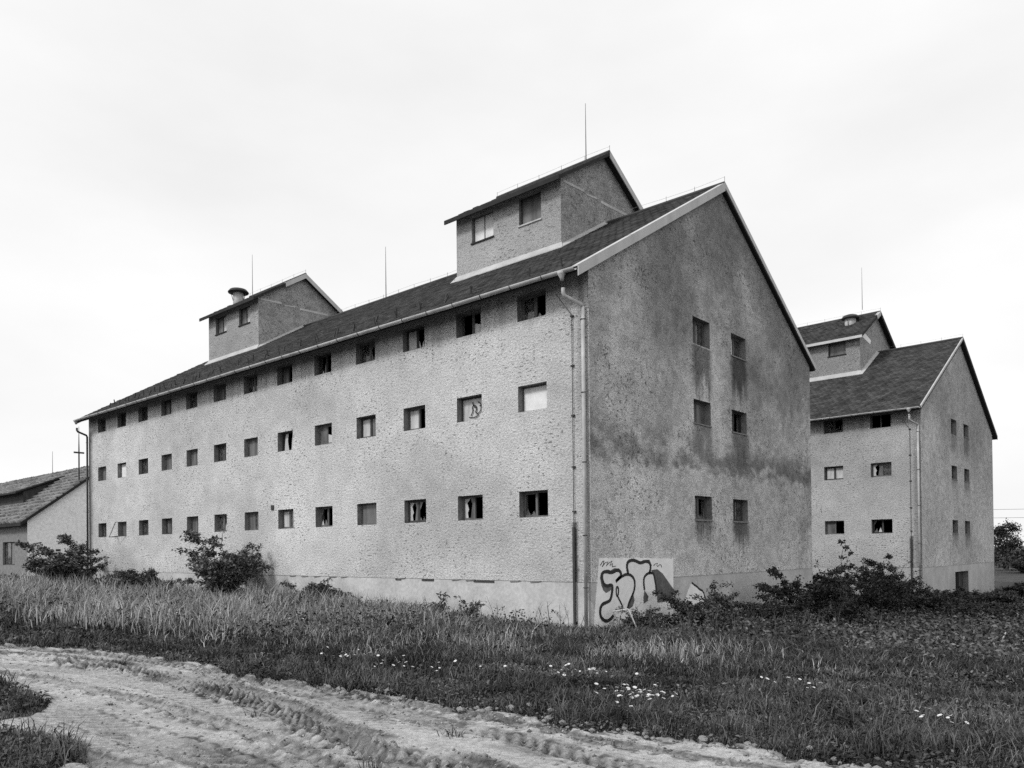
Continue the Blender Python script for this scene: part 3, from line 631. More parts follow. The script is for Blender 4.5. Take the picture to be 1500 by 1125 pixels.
    def pipe(x, yw, zlow, broken, lean=0):
        dp = MB().tube([(x, yw, zlow), (x, yw, 4.0), (x + .004, yw, 8.46)], .055, 10).build('downpipe', M['gutter'] if not lean else M['darkmetal'], root, True)
        xt = x - .26 if not lean else x
        MB().tube([(x, yw, 8.43), (x - .02, yw - .03, 8.53), (xt + .02, gy + .10, 8.70), (xt, gy + .06, 8.78), (xt, gy + .06, 8.92 if broken else 8.98)], .056, 10).build('pipe_elbow', M['gutter'] if not lean else M['darkmetal'], dp, True)
        MB().tube([(xt, gy, gz + .05), (xt, gy, gz - .02), (xt, gy + .01, gz - .12), (xt, gy + .02, gz - .19)], [.13, .12, .06, .056], 10).build('pipe_outlet', M['gutter'], dp, True)
        if not broken: MB().tube([(xt, gy + .02, gz - .28), (xt, gy + .06, 8.93)], .05, 10).build('pipe_piece', M['gutter'], dp, True)
        for zc in (8.1, 6.0, 4.0, 1.9, 0.4): MB().tube([(x - .085, yw, zc), (x, yw - .075, zc), (x + .085, yw, zc), (x, yw + .07, zc), (x - .085, yw, zc)], .014, 4).build('pipe_clamp', M['darkmetal'], dp)
        return dp
    pipe(-.13, -.11, -1.0, cfg.get('pipe_broken', True))
    pipe(-LEN + .08, -.12, -1.0, True, 1)
    cw = MB(); cw.tube([(-1.0, -.25, 9.0), (-.57, -.045, 8.32), (-.575, -.045, 5), (-.58, -.045, 2.15)], .011, 5); cw = cw.build('conductor_wire', M['darkmetal'], root)
    for zc in (8.3, 6.85, 5.4, 3.9, 2.6): MB().box(-.63, -.52, -.06, -.003, zc - .025, zc + .02).build('wire_clamp', M['darkmetal'], cw)
    MB().box(-.62, -.545, -.075, -.036, -1.0, 2.15).build('conductor_guard', M['darkmetal'], root)

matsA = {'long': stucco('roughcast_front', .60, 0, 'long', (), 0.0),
         'gable': stucco('roughcast_gable', .70, 1, 'gable', [(6.14, 7.40, 8.55, 2.0, .28), (9.09, 10.35, 8.70, 1.8, .18), (6.14, 7.40, 5.82, 1.2, .38), (9.09, 10.35, 5.82, 1.5, .40), (6.14, 7.40, 2.47, 1.0, .25), (9.09, 10.35, 2.47, 1.2, .18)], 4.0)}
matsB = {'long': stucco('roughcast_front_far', .46, 0, 'long', (), 31.0),
         'gable': stucco('roughcast_gable_far', .62, 1, 'gable_far', [(6.14, 7.40, 8.6, 1.3, .6), (9.09, 10.35, 8.70, 1.6, .4), (6.14, 7.40, 5.82, .8, .6), (9.09, 10.35, 5.82, 1.0, .45), (6.14, 7.40, 2.47, .9, .5), (9.09, 10.35, 2.47, .9, .45)], 17.0)}
for mm, sd in ((matsA, 51.0), (matsB, 63.0)): mm['turret'] = stucco('roughcast_turret', .56, 1, 'gable_far', (), sd)
n_, g_, d_, p_, s_, b_ = 'none', 'glass', 'dirty', 'pale', 'shard', 'board'
wA = {('B', 1): (s_, n_, 1), ('B', 2): ('hole', n_, 1), ('B', 3): ('hole', s_, 1), ('B', 4): (d_, s_, 0), ('B', 5): (s_, n_, 1), ('B', 6): (p_, g_, 1), ('B', 7): (d_, g_, 1), ('B', 8): (g_, s_, 1), ('B', 9): (d_, s_, 1), ('B', 10): (d_, d_, 1), ('B', 11): (g_, d_, 1), ('B', 12): (d_, g_, 1), ('B', 13): (g_, d_, 1),
      ('M', 1): (b_, b_, 0), ('M', 2): (p_, p_, 0), ('M', 3): (p_, n_, 1), ('M', 4): (p_, d_, 1), ('M', 5): (d_, 'tri', 1), ('M', 6): ('curtain', 'curtain', 0), ('M', 7): (d_, d_, 1), ('M', 8): (g_, p_, 1), ('M', 9): (d_, p_, 1), ('M', 10): (d_, d_, 1), ('M', 11): (g_, g_, 1), ('M', 12): (b_, b_, 0), ('M', 13): (d_, d_, 1),
      ('T', 1): (g_, s_, 1), ('T', 2): (n_, 'tri', 1), ('T', 3): (p_, s_, 1), ('T', 4): (g_, s_, 1), ('T', 5): (s_, n_, 1), ('T', 6): (d_, n_, 1), ('T', 7): (g_, g_, 1), ('T', 8): (d_, g_, 1), ('T', 9): (g_, d_, 1), ('T', 10): (d_, d_, 1), ('T', 11): (g_, d_, 1), ('T', 12): (n_, 'tri', 1), ('T', 13): (g_, g_, 1)}
gA = {('T', 0): (d_, g_, 1), ('T', 1): (p_, g_, 1), ('M', 0): ('hole', d_, 1), ('M', 1): ('hole', n_, 1), ('B', 0): (g_, s_, 1), ('B', 1): (g_, g_, 1)}
A = empty('granary'); tag(A, 'long three-storey stucco granary with graffiti on its gable end', 'granary', 'granaries')
granary(A, matsA, wA, gA, [
    dict(xl=-10.85, xr=-5.17, y0=5.5, ztop=15.75, wins=[(-9.93, -8.69, 14.50, 15.60, (b_, b_, 1)), (-7.29, -6.15, 14.50, 15.62, (d_, d_, 0))], seed=3, strips={'rake': (('R', 0, 1, 'metal'),)}, rod=(-6.08, 8.46, 17.7, 20.25)),
    dict(xl=-32.40, xr=-26.75, y0=5.5, ztop=15.92, wins=[(-31.55, -30.3, 14.72, 15.74, (d_, p_, 1)), (-28.85, -27.65, 14.73, 15.74, (d_, p_, 1))], seed=5, strips={'rake': (('L', .60, 1, 'metal'), ('R', 0, 1, 'metal'))}, vent=(-32.6, 7.6, 16.8, 18.05, .33, .64), rod=(-30.75, 7.5, 16.9, 19.95))],
    dict(seed=9, cols=13, og=.14, ovr=.30, rakes=(('L', 'metal', .30), ('R', 'metal', .20)), rods=((-19.15, 8.46, 14.9, 17.65),), tilt=[('B', 12)], guards=.85))
# scribble on the pale pane of the second window in the middle row
def ribbon(pts, wdt, P, n0, n1):
    mb = MB(); k = len(pts); L_, R_ = [], []
    for i, p in enumerate(pts):
        a = np.array(pts[max(i - 1, 0)]); b = np.array(pts[min(i + 1, k - 1)]); d = b - a; d = d / (np.linalg.norm(d) + 1e-9); nrm = np.array((-d[1], d[0])) * wdt / 2
        L_.append(tuple(np.array(p) + nrm)); R_.append(tuple(np.array(p) - nrm))
    for i in range(k - 1):
        q = [L_[i], R_[i], R_[i + 1], L_[i + 1]]
        mb.hexa([P(*q[0], n1), P(*q[1], n1), P(*q[2], n1), P(*q[3], n1), P(*q[0], n0), P(*q[1], n0), P(*q[2], n0), P(*q[3], n0)])
    return mb
def smooth(pts, it=2):
    for _ in range(it):
        q = [pts[0]]
        for a, b in zip(pts[:-1], pts[1:]): q += [(a[0] * .75 + b[0] * .25, a[1] * .75 + b[1] * .25), (a[0] * .25 + b[0] * .75, a[1] * .25 + b[1] * .75)]
        pts = q + [pts[-1]]
    return pts
h2 = (-1.5663 - COLP - WW, -1.5663 - COLP, ROWS['M'] - WH, ROWS['M']); Pw = lambda a, z, n: (h2[0] + a * WW, .215 + n, h2[2] + z * WH)
for pts in ([(.38, .25), (.48, .45), (.42, .6), (.55, .7), (.62, .5), (.55, .35), (.7, .3), (.8, .45), (.78, .7), (.66, .78)], [(.45, .8), (.5, .6), (.58, .55)], [(.3, .2), (.5, .16), (.7, .22), (.62, .3)], [(.72, .62), (.84, .55), (.86, .3)]):
    ribbon(smooth(pts), .035, Pw, 0, .004).build('scribble', M['paint_black'], A)

# graffiti and the lower gable
GRAF = {
'fill1': [(1.2, .53), (1.47, .68), (1.49, .76), (1.4, .85), (1.25, .87), (1.11, .83), (.94, .8), (.75, .84), (.59, .84), (.48, .77), (.49, .61), (.58, .47), (.74, .41), (.93, .45), (1.03, .4), (1.0, .24), (.95, .08), (.88, -.02), (.69, -.06), (.48, -.1), (.37, -.23), (.38, -.44), (.54, -.57), (.72, -.61), (.91, -.56), (1.1, -.44), (1.54, -.39), (1.8, -.35), (1.84, -.24), (1.92, -.11), (2.05, .03), (2.19, .21), (2.24, .38), (2.22, .55), (2.07, .68), (1.87, .73), (1.67, .72), (1.42, .64)],
'fill2': [(1.87, .75), (1.81, .92), (1.82, 1.06), (1.93, 1.13), (2.13, 1.16), (2.34, 1.12), (2.52, 1.06), (2.7, 1.07), (2.89, 1.11), (3.08, 1.08), (3.17, .97), (3.15, .83), (3.08, .73), (3.29, .73), (3.4, .56), (3.47, .33), (3.53, .01), (3.1, -.14), (2.72, -.18), (2.26, -.1), (2.18, .19), (2.25, .38), (2.22, .55)],
'line1': [(1.2, .53), (1.32, .61), (1.47, .68), (1.49, .76), (1.4, .85), (1.25, .87), (1.11, .83), (.94, .8), (.75, .84), (.59, .84), (.48, .77), (.49, .61), (.58, .47), (.74, .41), (.93, .45), (1.03, .4), (1.0, .24), (.95, .08), (.88, -.02), (.69, -.06), (.48, -.1), (.37, -.23), (.38, -.44), (.54, -.57), (.72, -.61), (.91, -.56), (1.07, -.45)],
'line2': [(1.2, .53), (1.42, .64), (1.67, .72), (1.87, .73), (2.07, .68), (2.22, .55), (2.24, .38), (2.19, .21), (2.05, .03), (1.92, -.11), (1.84, -.24), (1.8, -.35)],
'line3': [(1.22, .34), (1.27, .39), (1.34, .31), (1.32, .14), (1.26, .07), (1.21, .18), (1.22, .34)],
'line4': [(1.28, .09), (1.4, -.05), (1.52, -.19), (1.55, -.32)],
'line5': [(1.87, .75), (1.81, .92), (1.82, 1.06), (1.93, 1.13), (2.13, 1.16), (2.34, 1.12), (2.52, 1.06), (2.7, 1.07), (2.89, 1.11), (3.08, 1.08), (3.17, .97), (3.15, .83), (3.08, .73)],
'line6': [(2.79, .21), (2.74, .44), (2.77, .61), (2.96, .72), (3.2, .74), (3.34, .71), (3.4, .56), (3.47, .33), (3.53, .01)],
'shade1': [(.45, .83), (.39, .67), (.46, .45), (.56, .29), (.69, .22), (.88, .27), (.97, .32), (1.0, .42), (.79, .4), (.61, .45), (.52, .58), (.48, .74)],
'shade2': [(.47, .82), (.57, .88), (.8, .9), (.94, .87), (1.13, .93), (1.38, .92), (1.5, .79), (1.42, .84), (1.25, .86), (1.11, .82), (.94, .79), (.75, .83), (.59, .83)],
'shade3': [(1.77, .89), (1.8, 1.11), (2.08, 1.19), (2.49, 1.1), (2.81, 1.15), (3.1, 1.15), (3.24, .97), (3.15, .96), (3.07, 1.07), (2.89, 1.09), (2.7, 1.05), (2.52, 1.04), (2.33, 1.1), (2.13, 1.14), (1.93, 1.11), (1.84, 1.04)],
'shade4': [(2.16, .08), (2.21, -.09), (2.1, -.26), (1.87, -.34), (1.86, -.21), (1.99, -.08)],
'shade5': [(2.79, .21), (3.01, 0), (2.97, -.15), (2.73, -.21), (2.72, -.01)],
'shade6': [(3.21, .82), (3.57, .84), (3.9, .69), (4.24, .42), (4.58, .16), (4.52, -.22), (3.57, -.23), (3.53, .01), (3.47, .33), (3.41, .68)],
'tag1': [(.41, 1.03), (.53, 1.14), (.6, 1.16), (.57, 1.06), (.5, .99), (.67, 1.11), (.81, 1.13), (.71, 1.01), (.85, 1.09), (1.02, 1.15), (.9, 1.01), (1.04, 1.07), (1.02, .98), (1.21, .99)],
'tag2': [(3.35, .96), (3.46, 1.01), (3.6, 1.03), (3.54, .95), (3.62, .93), (3.74, .99), (3.82, .96), (3.85, .89)]}
Gp = lambda a, z, n: (n, a, z)
pn = plate(Gp, [(.37, 1.24), (.26, .54), (.12, -.5), (.06, -1.2), (3.85, -1.6), (4.55, -1.6), (4.58, .25), (4.61, 1.16), (2.29, 1.21)], .012, -.05).build('painted_patch', M['paint_pale'], A)
pn['label'] = 'pale painted patch with outlined graffiti letters'
for k, pts in GRAF.items():
    if k.startswith('fill'): plate(Gp, pts, .016, .012).build('letter_fill', M['paint_fill'], pn)
    elif k.startswith('shade'): plate(Gp, pts, .020, .012).build('letter_shadow', M['paint_grey'], pn)
    else:
        lw = {'line1': .10, 'line2': .085, 'line5': .10, 'line6': .085}.get(k, .06 if k[0] == 'l' else .018)
        ribbon(smooth(pts) if k[0] == 'l' else pts, lw, Gp, .024, .012).build('letter_outline' if k[0] == 'l' else 'scribbled_tag', M['paint_black'], pn)
plate(Gp, [(5.88, .31), (6.26, .15), (6.66, .01), (6.78, -.16), (6.93, -.39), (6.9, -1.5), (5.6, -1.5), (5.43, -.2), (5.65, .09)], -.012, -.06).build('plaster_patch', M['paint_pale'], A)
ribbon([(5.87, .32), (6.07, .23), (6.23, .17), (6.39, .08), (6.62, .01), (6.73, -.09), (6.78, -.21), (6.9, -.33), (6.95, -.6)], .07, Gp, -.008, -.06).build('crack', M['paint_black'], A)
plate(Gp, [(14.67, -.45), (15.3, -.43), (15.8, -.75), (16.32, -1.03), (16.6, -1.9), (15.2, -1.9), (14.2, -1.6), (13.9, -1.15), (14.05, -.75)], -.012, -.06).build('plaster_patch', M['paint_pale'], A)
# broken lower lip of the rough-cast along the long wall
r_ = random.Random(4)
for k in range(16):
    x = -2.2 - k * .85 - r_.random() * .4; 
    if r_.random() < .6: MB().hexa([(x, -.006, .50), (x + r_.uniform(.2, .5), -.006, .52), (x + .4, .036, .52), (x, .036, .50), (x, -.012, .553), (x + .45, -.012, .56), (x + .45, .036, .56), (x, .036, .553)]).build('plaster_lip', M['reveal'], A)
for x, wd in ((-4.7, .9), (-7.2, .6), (-8.6, .3)):
    MB().box(x, x + wd, -.004, .05, .47, .535).build('plaster_hole', M['darkmetal'], A)
MB().box(-16.62, -16.45, -.05, .02, 3.32, 3.52).build('bracket', M['darkmetal'], A)

B = empty('granary', (1.5005, 29.336, -.2626), -.0299); tag(B, 'granary behind with a doorway low in its gable end', 'granary', 'granaries')
wB = {('M', 1): ('hole', g_, 1), ('M', 2): (p_, p_, 1), ('B', 1): (s_, n_, 1), ('B', 2): (d_, n_, 1), ('T', 1): (n_, n_, 1), ('T', 2): (g_, s_, 1)}
granary(B, matsB, wB, {}, [dict(xl=-10.7, xr=-5.0, y0=5.3, ztop=15.45, wins=[(-7.06, -5.92, 14.42, 15.42, (d_, d_, 0))], seed=15, strips={'rake': (('L', .82, 1, 'metal'), ('R', 0, 1, 'soffit')), 'eave': 1}, vent=(-6.3, 7.3, 16.4, 17.25, .36, .58), rod=(-5.9, 8.46, 18, 20.9), broken=True)],
        dict(seed=19, cols=4, og=.20, ovr=.50, rakes=(('L', 'flash', .12), ('R', 'soffit', .26)), guards=.12, tileth=.008, pipe_broken=False, door=(6.65, 9.75, -2.4, .12)))

# ---------------------------------------------------------------- old house on the left
Hs = empty('old_house', (-63.9, 5.19, -.675)); Hs.scale = (1.45,) * 3; tag(Hs, 'low whitewashed old house with tiled roof beyond the long granary', 'house')
hw, hl, he = 9.1, 26.0, 3.62; hsl = .77; yc = hw / 2
def hz(y): return he + hsl * (y if y <= yc else hw - y)
mb = MB(); mb.add([(0, 0, -1.2), (0, hw, -1.2), (0, hw, he), (0, yc, hz(yc)), (0, 0, he)], [(0, 1, 2, 3, 4)]); mb.build('gable_wall', M['limewash'], Hs)
hwin = [(-4.6, -2.3, .9, 2.35), (-9.5, -8.0, .9, 2.3)]
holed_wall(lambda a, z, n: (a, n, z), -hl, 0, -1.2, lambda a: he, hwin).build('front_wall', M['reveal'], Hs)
MB().quad((-hl, hw, -1.2), (0, hw, -1.2), (0, hw, he), (-hl, hw, he)).build('rear_wall', M['limewash'], Hs)
MB().add([(-hl, 0, -1.2), (-hl, hw, -1.2), (-hl, hw, he), (-hl, yc, hz(yc)), (-hl, 0, he)], [(0, 1, 2, 3, 4)]).build('gable_wall', M['limewash'], Hs)
rr = random.Random(2)
for h in hwin:
    reveal(lambda a, z, n: (a, n, z), h, .4).build('window_reveal', M['reveal'], Hs); window(Hs, lambda a, z, n: (a, n, z), h, ('glass', 'dirty', 1), rr, .12)
for (a, z, w_, h_) in ((1.55, 1.72, .28, .14), (2.1, 1.42, .32, .16), (1.7, .75, .36, .36), (1.0, .30, .36, .40)):
    MB().box(-.02, .006, a, a + w_, z, z + h_).build('wall_hole', M['darkmetal'], Hs)
MB().tube([(.05, .30, 1.0), (.05, .30, 2.2), (.05, .75, 2.28)], .03, 5).build('cable_bracket', M['darkmetal'], Hs)
mb = MB(); ov = .45; og = .25
for sgn in (0, 1):
    a = -ov if sgn == 0 else hw + ov; za = he - hsl * ov
    mb.hexa([(-hl - og, a, za), (og, a, za), (og, yc, hz(yc)), (-hl - og, yc, hz(yc)), (-hl - og, a, za + .18), (og, a, za + .18), (og, yc, hz(yc) + .18), (-hl - og, yc, hz(yc) + .18)])
hr = mb.build('roof', M['soffit'], Hs)
cs = 1 / math.sqrt(1 + hsl * hsl); sl2 = (yc + ov) / cs
V1, F1 = tiles((-hl - og, -ov, he - hsl * ov + .18), (1, 0, 0), (0, cs, hsl * cs), (0, -hsl * cs, cs), hl + 2 * og, sl2, .36, .40, .085, 77, skip=lambda u, s_, r: (r.rand(len(u)) < .02))
V2, F2 = tiles((-hl - og, hw + ov, he - hsl * ov + .18), (1, 0, 0), (0, -cs, hsl * cs), (0, hsl * cs, cs), hl + 2 * og, sl2, .5, .5, .035, 78)
o = link('roof_tiles', np_mesh('roof_tiles', np.concatenate([V1, V2]), np.concatenate([F1, F2 + len(V1)])), M['clay'], hr); o['kind'] = 'stuff'
mb = MB(); 
for k in range(60):
    x = -hl - og + k * .445; mb.tube([(x, yc, hz(yc) + .22 + rr.uniform(-.02, .03)), (x + .43, yc, hz(yc) + .25 + rr.uniform(-.02, .03))], .11, 7)
mb.build('ridge_tiles', M['clay'], hr)
# shed dormer
dx0, dx1 = -hl + 2, -5.2; yd = 1.35; zd = hz(yd) + .2
mb = MB(); mb.hexa([(dx0, yd, zd - .3), (dx1, yd, zd - .3), (dx1, yc, zd - .3), (dx0, yc, zd - .3), (dx0, yd, zd + .85), (dx1, yd, zd + .85), (dx1, yc - .3, zd + 2.1), (dx0, yc - .3, zd + 2.1)]); dm = mb.build('dormer', M['wood2'], Hs)
mb = MB(); mb.hexa([(dx0 - .2, yd - .5, zd + .70), (dx1 + .2, yd - .5, zd + .70), (dx1 + .2, yc, zd + 2.25), (dx0 - .2, yc, zd + 2.25), (dx0 - .2, yd - .5, zd + .80), (dx1 + .2, yd - .5, zd + .80), (dx1 + .2, yc, zd + 2.36), (dx0 - .2, yc, zd + 2.36)]); mb.build('dormer_roof', M['soffit'], dm)
ds = (2.36 - .80) / (yc - yd + .5); dc = 1 / math.sqrt(1 + ds * ds)
V1, F1 = tiles((dx0 - .2, yd - .5, zd + .80), (1, 0, 0), (0, dc, ds * dc), (0, -ds * dc, dc), dx1 - dx0 + .4, (yc - yd + .5) / dc, .34, .34, .035, 79)
o = link('roof_tiles', np_mesh('roof_tiles', V1, F1), M['clay'], dm); o['kind'] = 'stuff'
an = MB().tube([(-.1, 2.95, hz(2.95)), (-.1, 2.95, 8.0), (-.1, 2.95, 9.6)], [.05, .045, .012], 6).build('mast', M['darkmetal'], Hs)
MB().box(-.14, -.06, 2.65, 3.25, 7.9, 8.0).build('crossbar', M['darkmetal'], an)
MB().tube([(-9.5, yc, hz(yc)), (-9.5, yc, hz(yc) + 1.9)], [.025, .012], 5).build('rod', M['wire'], Hs)

# ---------------------------------------------------------------- plants
def leaves(C, size, tone, r, up=.35, asp=.5):
    """leaf rhombs folded along the midrib at points C"""
    n = len(C); size = np.broadcast_to(size, n)
    d = r.normal(size=(n, 3)); d[:, 2] = d[:, 2] * .6 - .15; d /= np.linalg.norm(d, axis=1)[:, None]
    nn = r.normal(size=(n, 3)) * .8; nn[:, 2] += up * 2.2; s_ = np.cross(d, nn); s_ /= np.linalg.norm(s_, axis=1)[:, None] + 1e-9; nn = np.cross(s_, d)
    L_ = (size * r.uniform(.7, 1.3, n))[:, None]; Wd = L_ * asp
    V = np.stack([C, C + d * L_ * .45 + s_ * Wd * .5 + nn * L_ * .08, C + d * L_, C + d * L_ * .45 - s_ * Wd * .5 + nn * L_ * .08], 1).reshape(-1, 3)
    b = (np.arange(n) * 4)[:, None]; F = np.concatenate([b + np.array([0, 1, 2]), b + np.array([0, 2, 3])])
    return V, F, np.repeat(tone, 4)
def bush(name, x, y, hgt, rad, nl, size, label, cat='bush', group=None, seed=0, tone=(.045, .13), stems=14, arch=.5, zoff=0, lean=(0, 0), leafy=.8, drop=0.0):
    r = np.random.RandomState(seed); rt = empty(name, (x, y, g1(x, y) + zoff)); tag(rt, label, cat, group)
    mb = MB(); pts = []; wts = []
    for k in range(stems):
        a = r.uniform(0, 2 * math.pi); q = rad * math.sqrt(r.uniform(.01, 1)); h = hgt * (r.uniform(.5, 1.0) if k > 2 else 1.1) * (1 - .35 * (q / rad) ** 2)
        ex, ey = math.cos(a) * q + lean[0] * h, math.sin(a) * q + lean[1] * h; path = []
        for t in np.linspace(0, 1, 8):
            path.append((ex * (t ** 1.3) + .05 * r.normal() * t, ey * (t ** 1.3) + .05 * r.normal() * t, h * (.55 * t + .45 * math.sin(t * math.pi / 2)) - drop * t ** 3))
        mb.tube([(path[0][0], path[0][1], -.3)] + path, [.022] * 2 + [.02 - .002 * i for i in range(7)], 5)
        for p in path[1:]: pts.append(p); wts.append(.7)
        for j in range(7):     # arching side sprays carry most of the leaves
            b0 = np.array(path[r.randint(1, 8)]); az = math.atan2(ey, ex) + r.normal(0, 1.1); ln = (.22 + .30 * r.rand()) * (.5 + .4 * rad)
            e = b0 + np.array([math.cos(az) * ln, math.sin(az) * ln, r.uniform(-.15, .55) * ln]); mid = (b0 + e) / 2 + np.array([0, 0, .18 * ln]); mb.tube([tuple(b0), tuple(mid), tuple(e)], [.009, .007, .003], 4)
            for t in np.linspace(.15, 1, 7): pts.append(tuple(b0 * (1 - t) ** 2 + mid * 2 * t * (1 - t) + e * t * t)); wts.append(.8)
    mb.build('stems', M['bark'], rt)
    pts = np.array(pts); wts = np.array(wts); wts /= wts.sum()
    i = r.choice(len(pts), nl, p=wts); C = pts[i] + r.normal(size=(nl, 3)) * np.array([.075, .075, .055]) * (leafy * (.6 + .25 * rad))
    C[:, 2] = np.maximum(C[:, 2], .02)
    tn = tone[0] + (tone[1] - tone[0]) * r.beta(1.1, 2.2, nl) * (.6 + .8 * fbm(C[:, 0] * 2 + seed, C[:, 2] * 2, seed))
    V, F, T = leaves(C, size, tn, r)
    link('foliage', np_mesh('foliage', V, None, F, {'tone': T}), M['leaf'], rt); return rt
bush('bush', -33.2, -1.9, 2.9, 2.0, 11000, .17, 'large bush with arching branches at the far end of the long wall', seed=1, stems=26, tone=(.03, .26), lean=(-.12, -.12))
bush('bush', -36.6, -1.6, 2.9, 1.2, 1500, .2, 'sparse long-armed shrub in front of the whitewashed house', seed=31, stems=9, tone=(.04, .16), leafy=.7, lean=(-.5, -.25), drop=.3)
bush('bush', -17.6, -1.7, 2.75, 2.1, 15000, .15, 'rounded leafy bush against the middle of the long wall', seed=2, stems=34, tone=(.03, .34))
bush('bush', -24.0, -1.4, 1.3, 1.7, 6000, .12, 'low shrub under the long wall between two taller bushes', seed=3, stems=14, tone=(.03, .11))
bush('bush', -28.5, -1.4, 1.1, 1.6, 5000, .12, 'low scrubby shrub beside the large arching bush', seed=4, stems=12, tone=(.03, .11))
bush('bush', -12.5, -.9, .95, 1.4, 4500, .10, 'small weedy shrub right of the rounded wall bush', seed=14, stems=12, tone=(.03, .10))
bush('bush', 1.5, 3.6, 1.3, 1.5, 12000, .10, 'bramble bush covering the right part of the graffiti', seed=5, stems=22, tone=(.025, .17))
bush('bush', 2.1, 7.4, .95, 1.6, 11000, .10, 'low spreading bramble below the cracked plaster patch', seed=6, stems=24, tone=(.025, .15))
bush('bush', 2.0, 10.2, 2.25, 1.75, 16000, .11, 'taller dark bush against the middle of the gable', seed=7, stems=22, tone=(.025, .10))
bush('bush', 2.3, 12.6, 1.25, 1.3, 9000, .11, 'dark bush beside the bare plaster at the gable end', seed=8, stems=18, tone=(.025, .10))
bush('sapling', .7, 18.4, 3.4, .45, 420, .16, 'thin leafy sapling beside the rear corner of the near granary', 'sapling', seed=9, stems=3, tone=(.03, .1), leafy=.8)
for k, (bx_, by_, hh, rad, lb) in enumerate(((-3.2, 27.2, 1.9, 1.7, 'dense dark shrub in the gap between the granaries'), (.4, 26.6, 2.1, 1.7, 'feathery dark shrub under the first windows of the far granary'), (2.6, 27.6, 1.15, 1.7, 'dark shrub at the corner of the far granary'),
                                            (4.0, 32.2, 1.0, 1.4, 'dark shrub left of the low doorway'), (4.6, 42.6, 1.1, 1.0, 'dark shrub right of the low doorway'), (5.5, 46.3, 2.6, 1.5, 'tall dark shrub hiding the far corner of the rear granary'), (1.4, 21.5, 1.3, 1.9, 'rank low shrub behind the rear corner of the near granary'), (5.6, 23.4, .7, 2.0, 'low sprawling shrub in the open ground facing the far corner'), (9.8, 29.0, .45, 1.8, 'low sprawling shrub out in front of the doorway'), (13.5, 36.0, 1.3, 2.4, 'broad dark shrub on open ground past the far gable'))):
    bush('shrub', bx_, by_, hh + (.75 if hh > 1.2 else .15), rad * 1.3, 15000, .13, lb, 'shrub', 'shrubs along the far granary', 40 + k, (.018, .075), 30)
bush('weed', -5.6, -.75, .85, .5, 420, .12, 'broad-leaved weed rising against the long wall plinth', 'weed', seed=60, stems=9, tone=(.05, .2), leafy=.5)
bush('weed', -4.2, -.8, .7, .5, 380, .13, 'drooping pale-leaved weed by the long wall plinth', 'weed', seed=61, stems=8, tone=(.07, .24), leafy=.5)
bush('weed', .75, 1.3, .75, .6, 2200, .07, 'low dark weed at the foot of the graffiti behind the metal frame', 'weed', seed=62, stems=14, tone=(.02, .10), leafy=.6)
# far trees at the right
def tree(x, y, hgt, rad, nl, seed, label):
    r = np.random.RandomState(seed); rt = empty('tree', (x, y, g1(x, y))); tag(rt, label, 'tree', 'trees beyond the far granary')
    mb = MB(); mb.tube([(0, 0, -.5), (.1, 0, hgt * .3), (.05, .1, hgt * .65), (0, 0, hgt * .95)], [.2, .16, .1, .03], 8); tips = []
    for k in range(46):
        z = hgt * r.uniform(.15, .95); a = r.uniform(0, 6.283); q = rad * (1.05 - .75 * z / hgt) * r.uniform(.6, 1.1); e = (math.cos(a) * q, math.sin(a) * q, z + r.uniform(-.05, .25) * hgt * .5)
        mb.tube([(0, 0, z - .2), (e[0] * .5, e[1] * .5, (z + e[2]) / 2), e], [.05, .03, .01], 4); tips += [np.array(e) * t + np.array([0, 0, z]) * (1 - t) * np.array([0, 0, 1]) for t in (.55, .75, .9, 1)]
    mb.build('trunk', M['bark'], rt); tips = np.array(tips); i = r.randint(0, len(tips), nl); C = tips[i] + r.normal(size=(nl, 3)) * np.array([.28, .28, .2])
    V, F, T = leaves(C, .26, .02 + .06 * r.beta(1.5, 2.5, nl), r); link('crown', np_mesh('crown', V, None, F, {'tone': T}), M['leaf'], rt)
tree(-3.6, 86.0, 5.2, 2.6, 5200, 90, 'smaller dark tree close to the far granary corner')
tree(.9, 87.5, 7.9, 3.6, 8000, 91, 'taller dark tree under the overhead wires')
tree(-9.5, 92, 5.6, 2.8, 4000, 92, 'dark tree mostly hidden by the far granary')
bush('hedge', -.8, 80, 2.0, 3.4, 3800, .28, 'dark hedge at the foot of the distant trees', 'hedge', seed=93, stems=26, tone=(.02, .07), leafy=1.2)
# overhead wires on two poles
for (px, py) in ((-26, 70), (30, 106)):
    up = empty('utility_pole', (px, py, g1(px, py))); tag(up, 'wooden pole carrying the overhead wires behind the granaries', 'pole', 'utility poles')
    MB().tube([(0, 0, -.5), (0, 0, 8.2)], [.14, .10], 8).build('post', M['bark'], up); MB().box(-.6, .6, -.05, .05, 7.0, 7.1).build('cross_arm', M['bark'], up)
for dz, lb in ((5.55, 'upper thin overhead wire beside the far granary'), (4.60, 'lower thin overhead wire beside the far granary')):
    t = np.linspace(-1, 1, 25); pts = [(2 + 28 * q, 88 + 18 * q, dz + .25 * q + 1.0 * (q * q - .06)) for q in t]
    tag(MB().tube(pts, .022, 4).build('overhead_wire', M['darkmetal']), lb, 'wire')

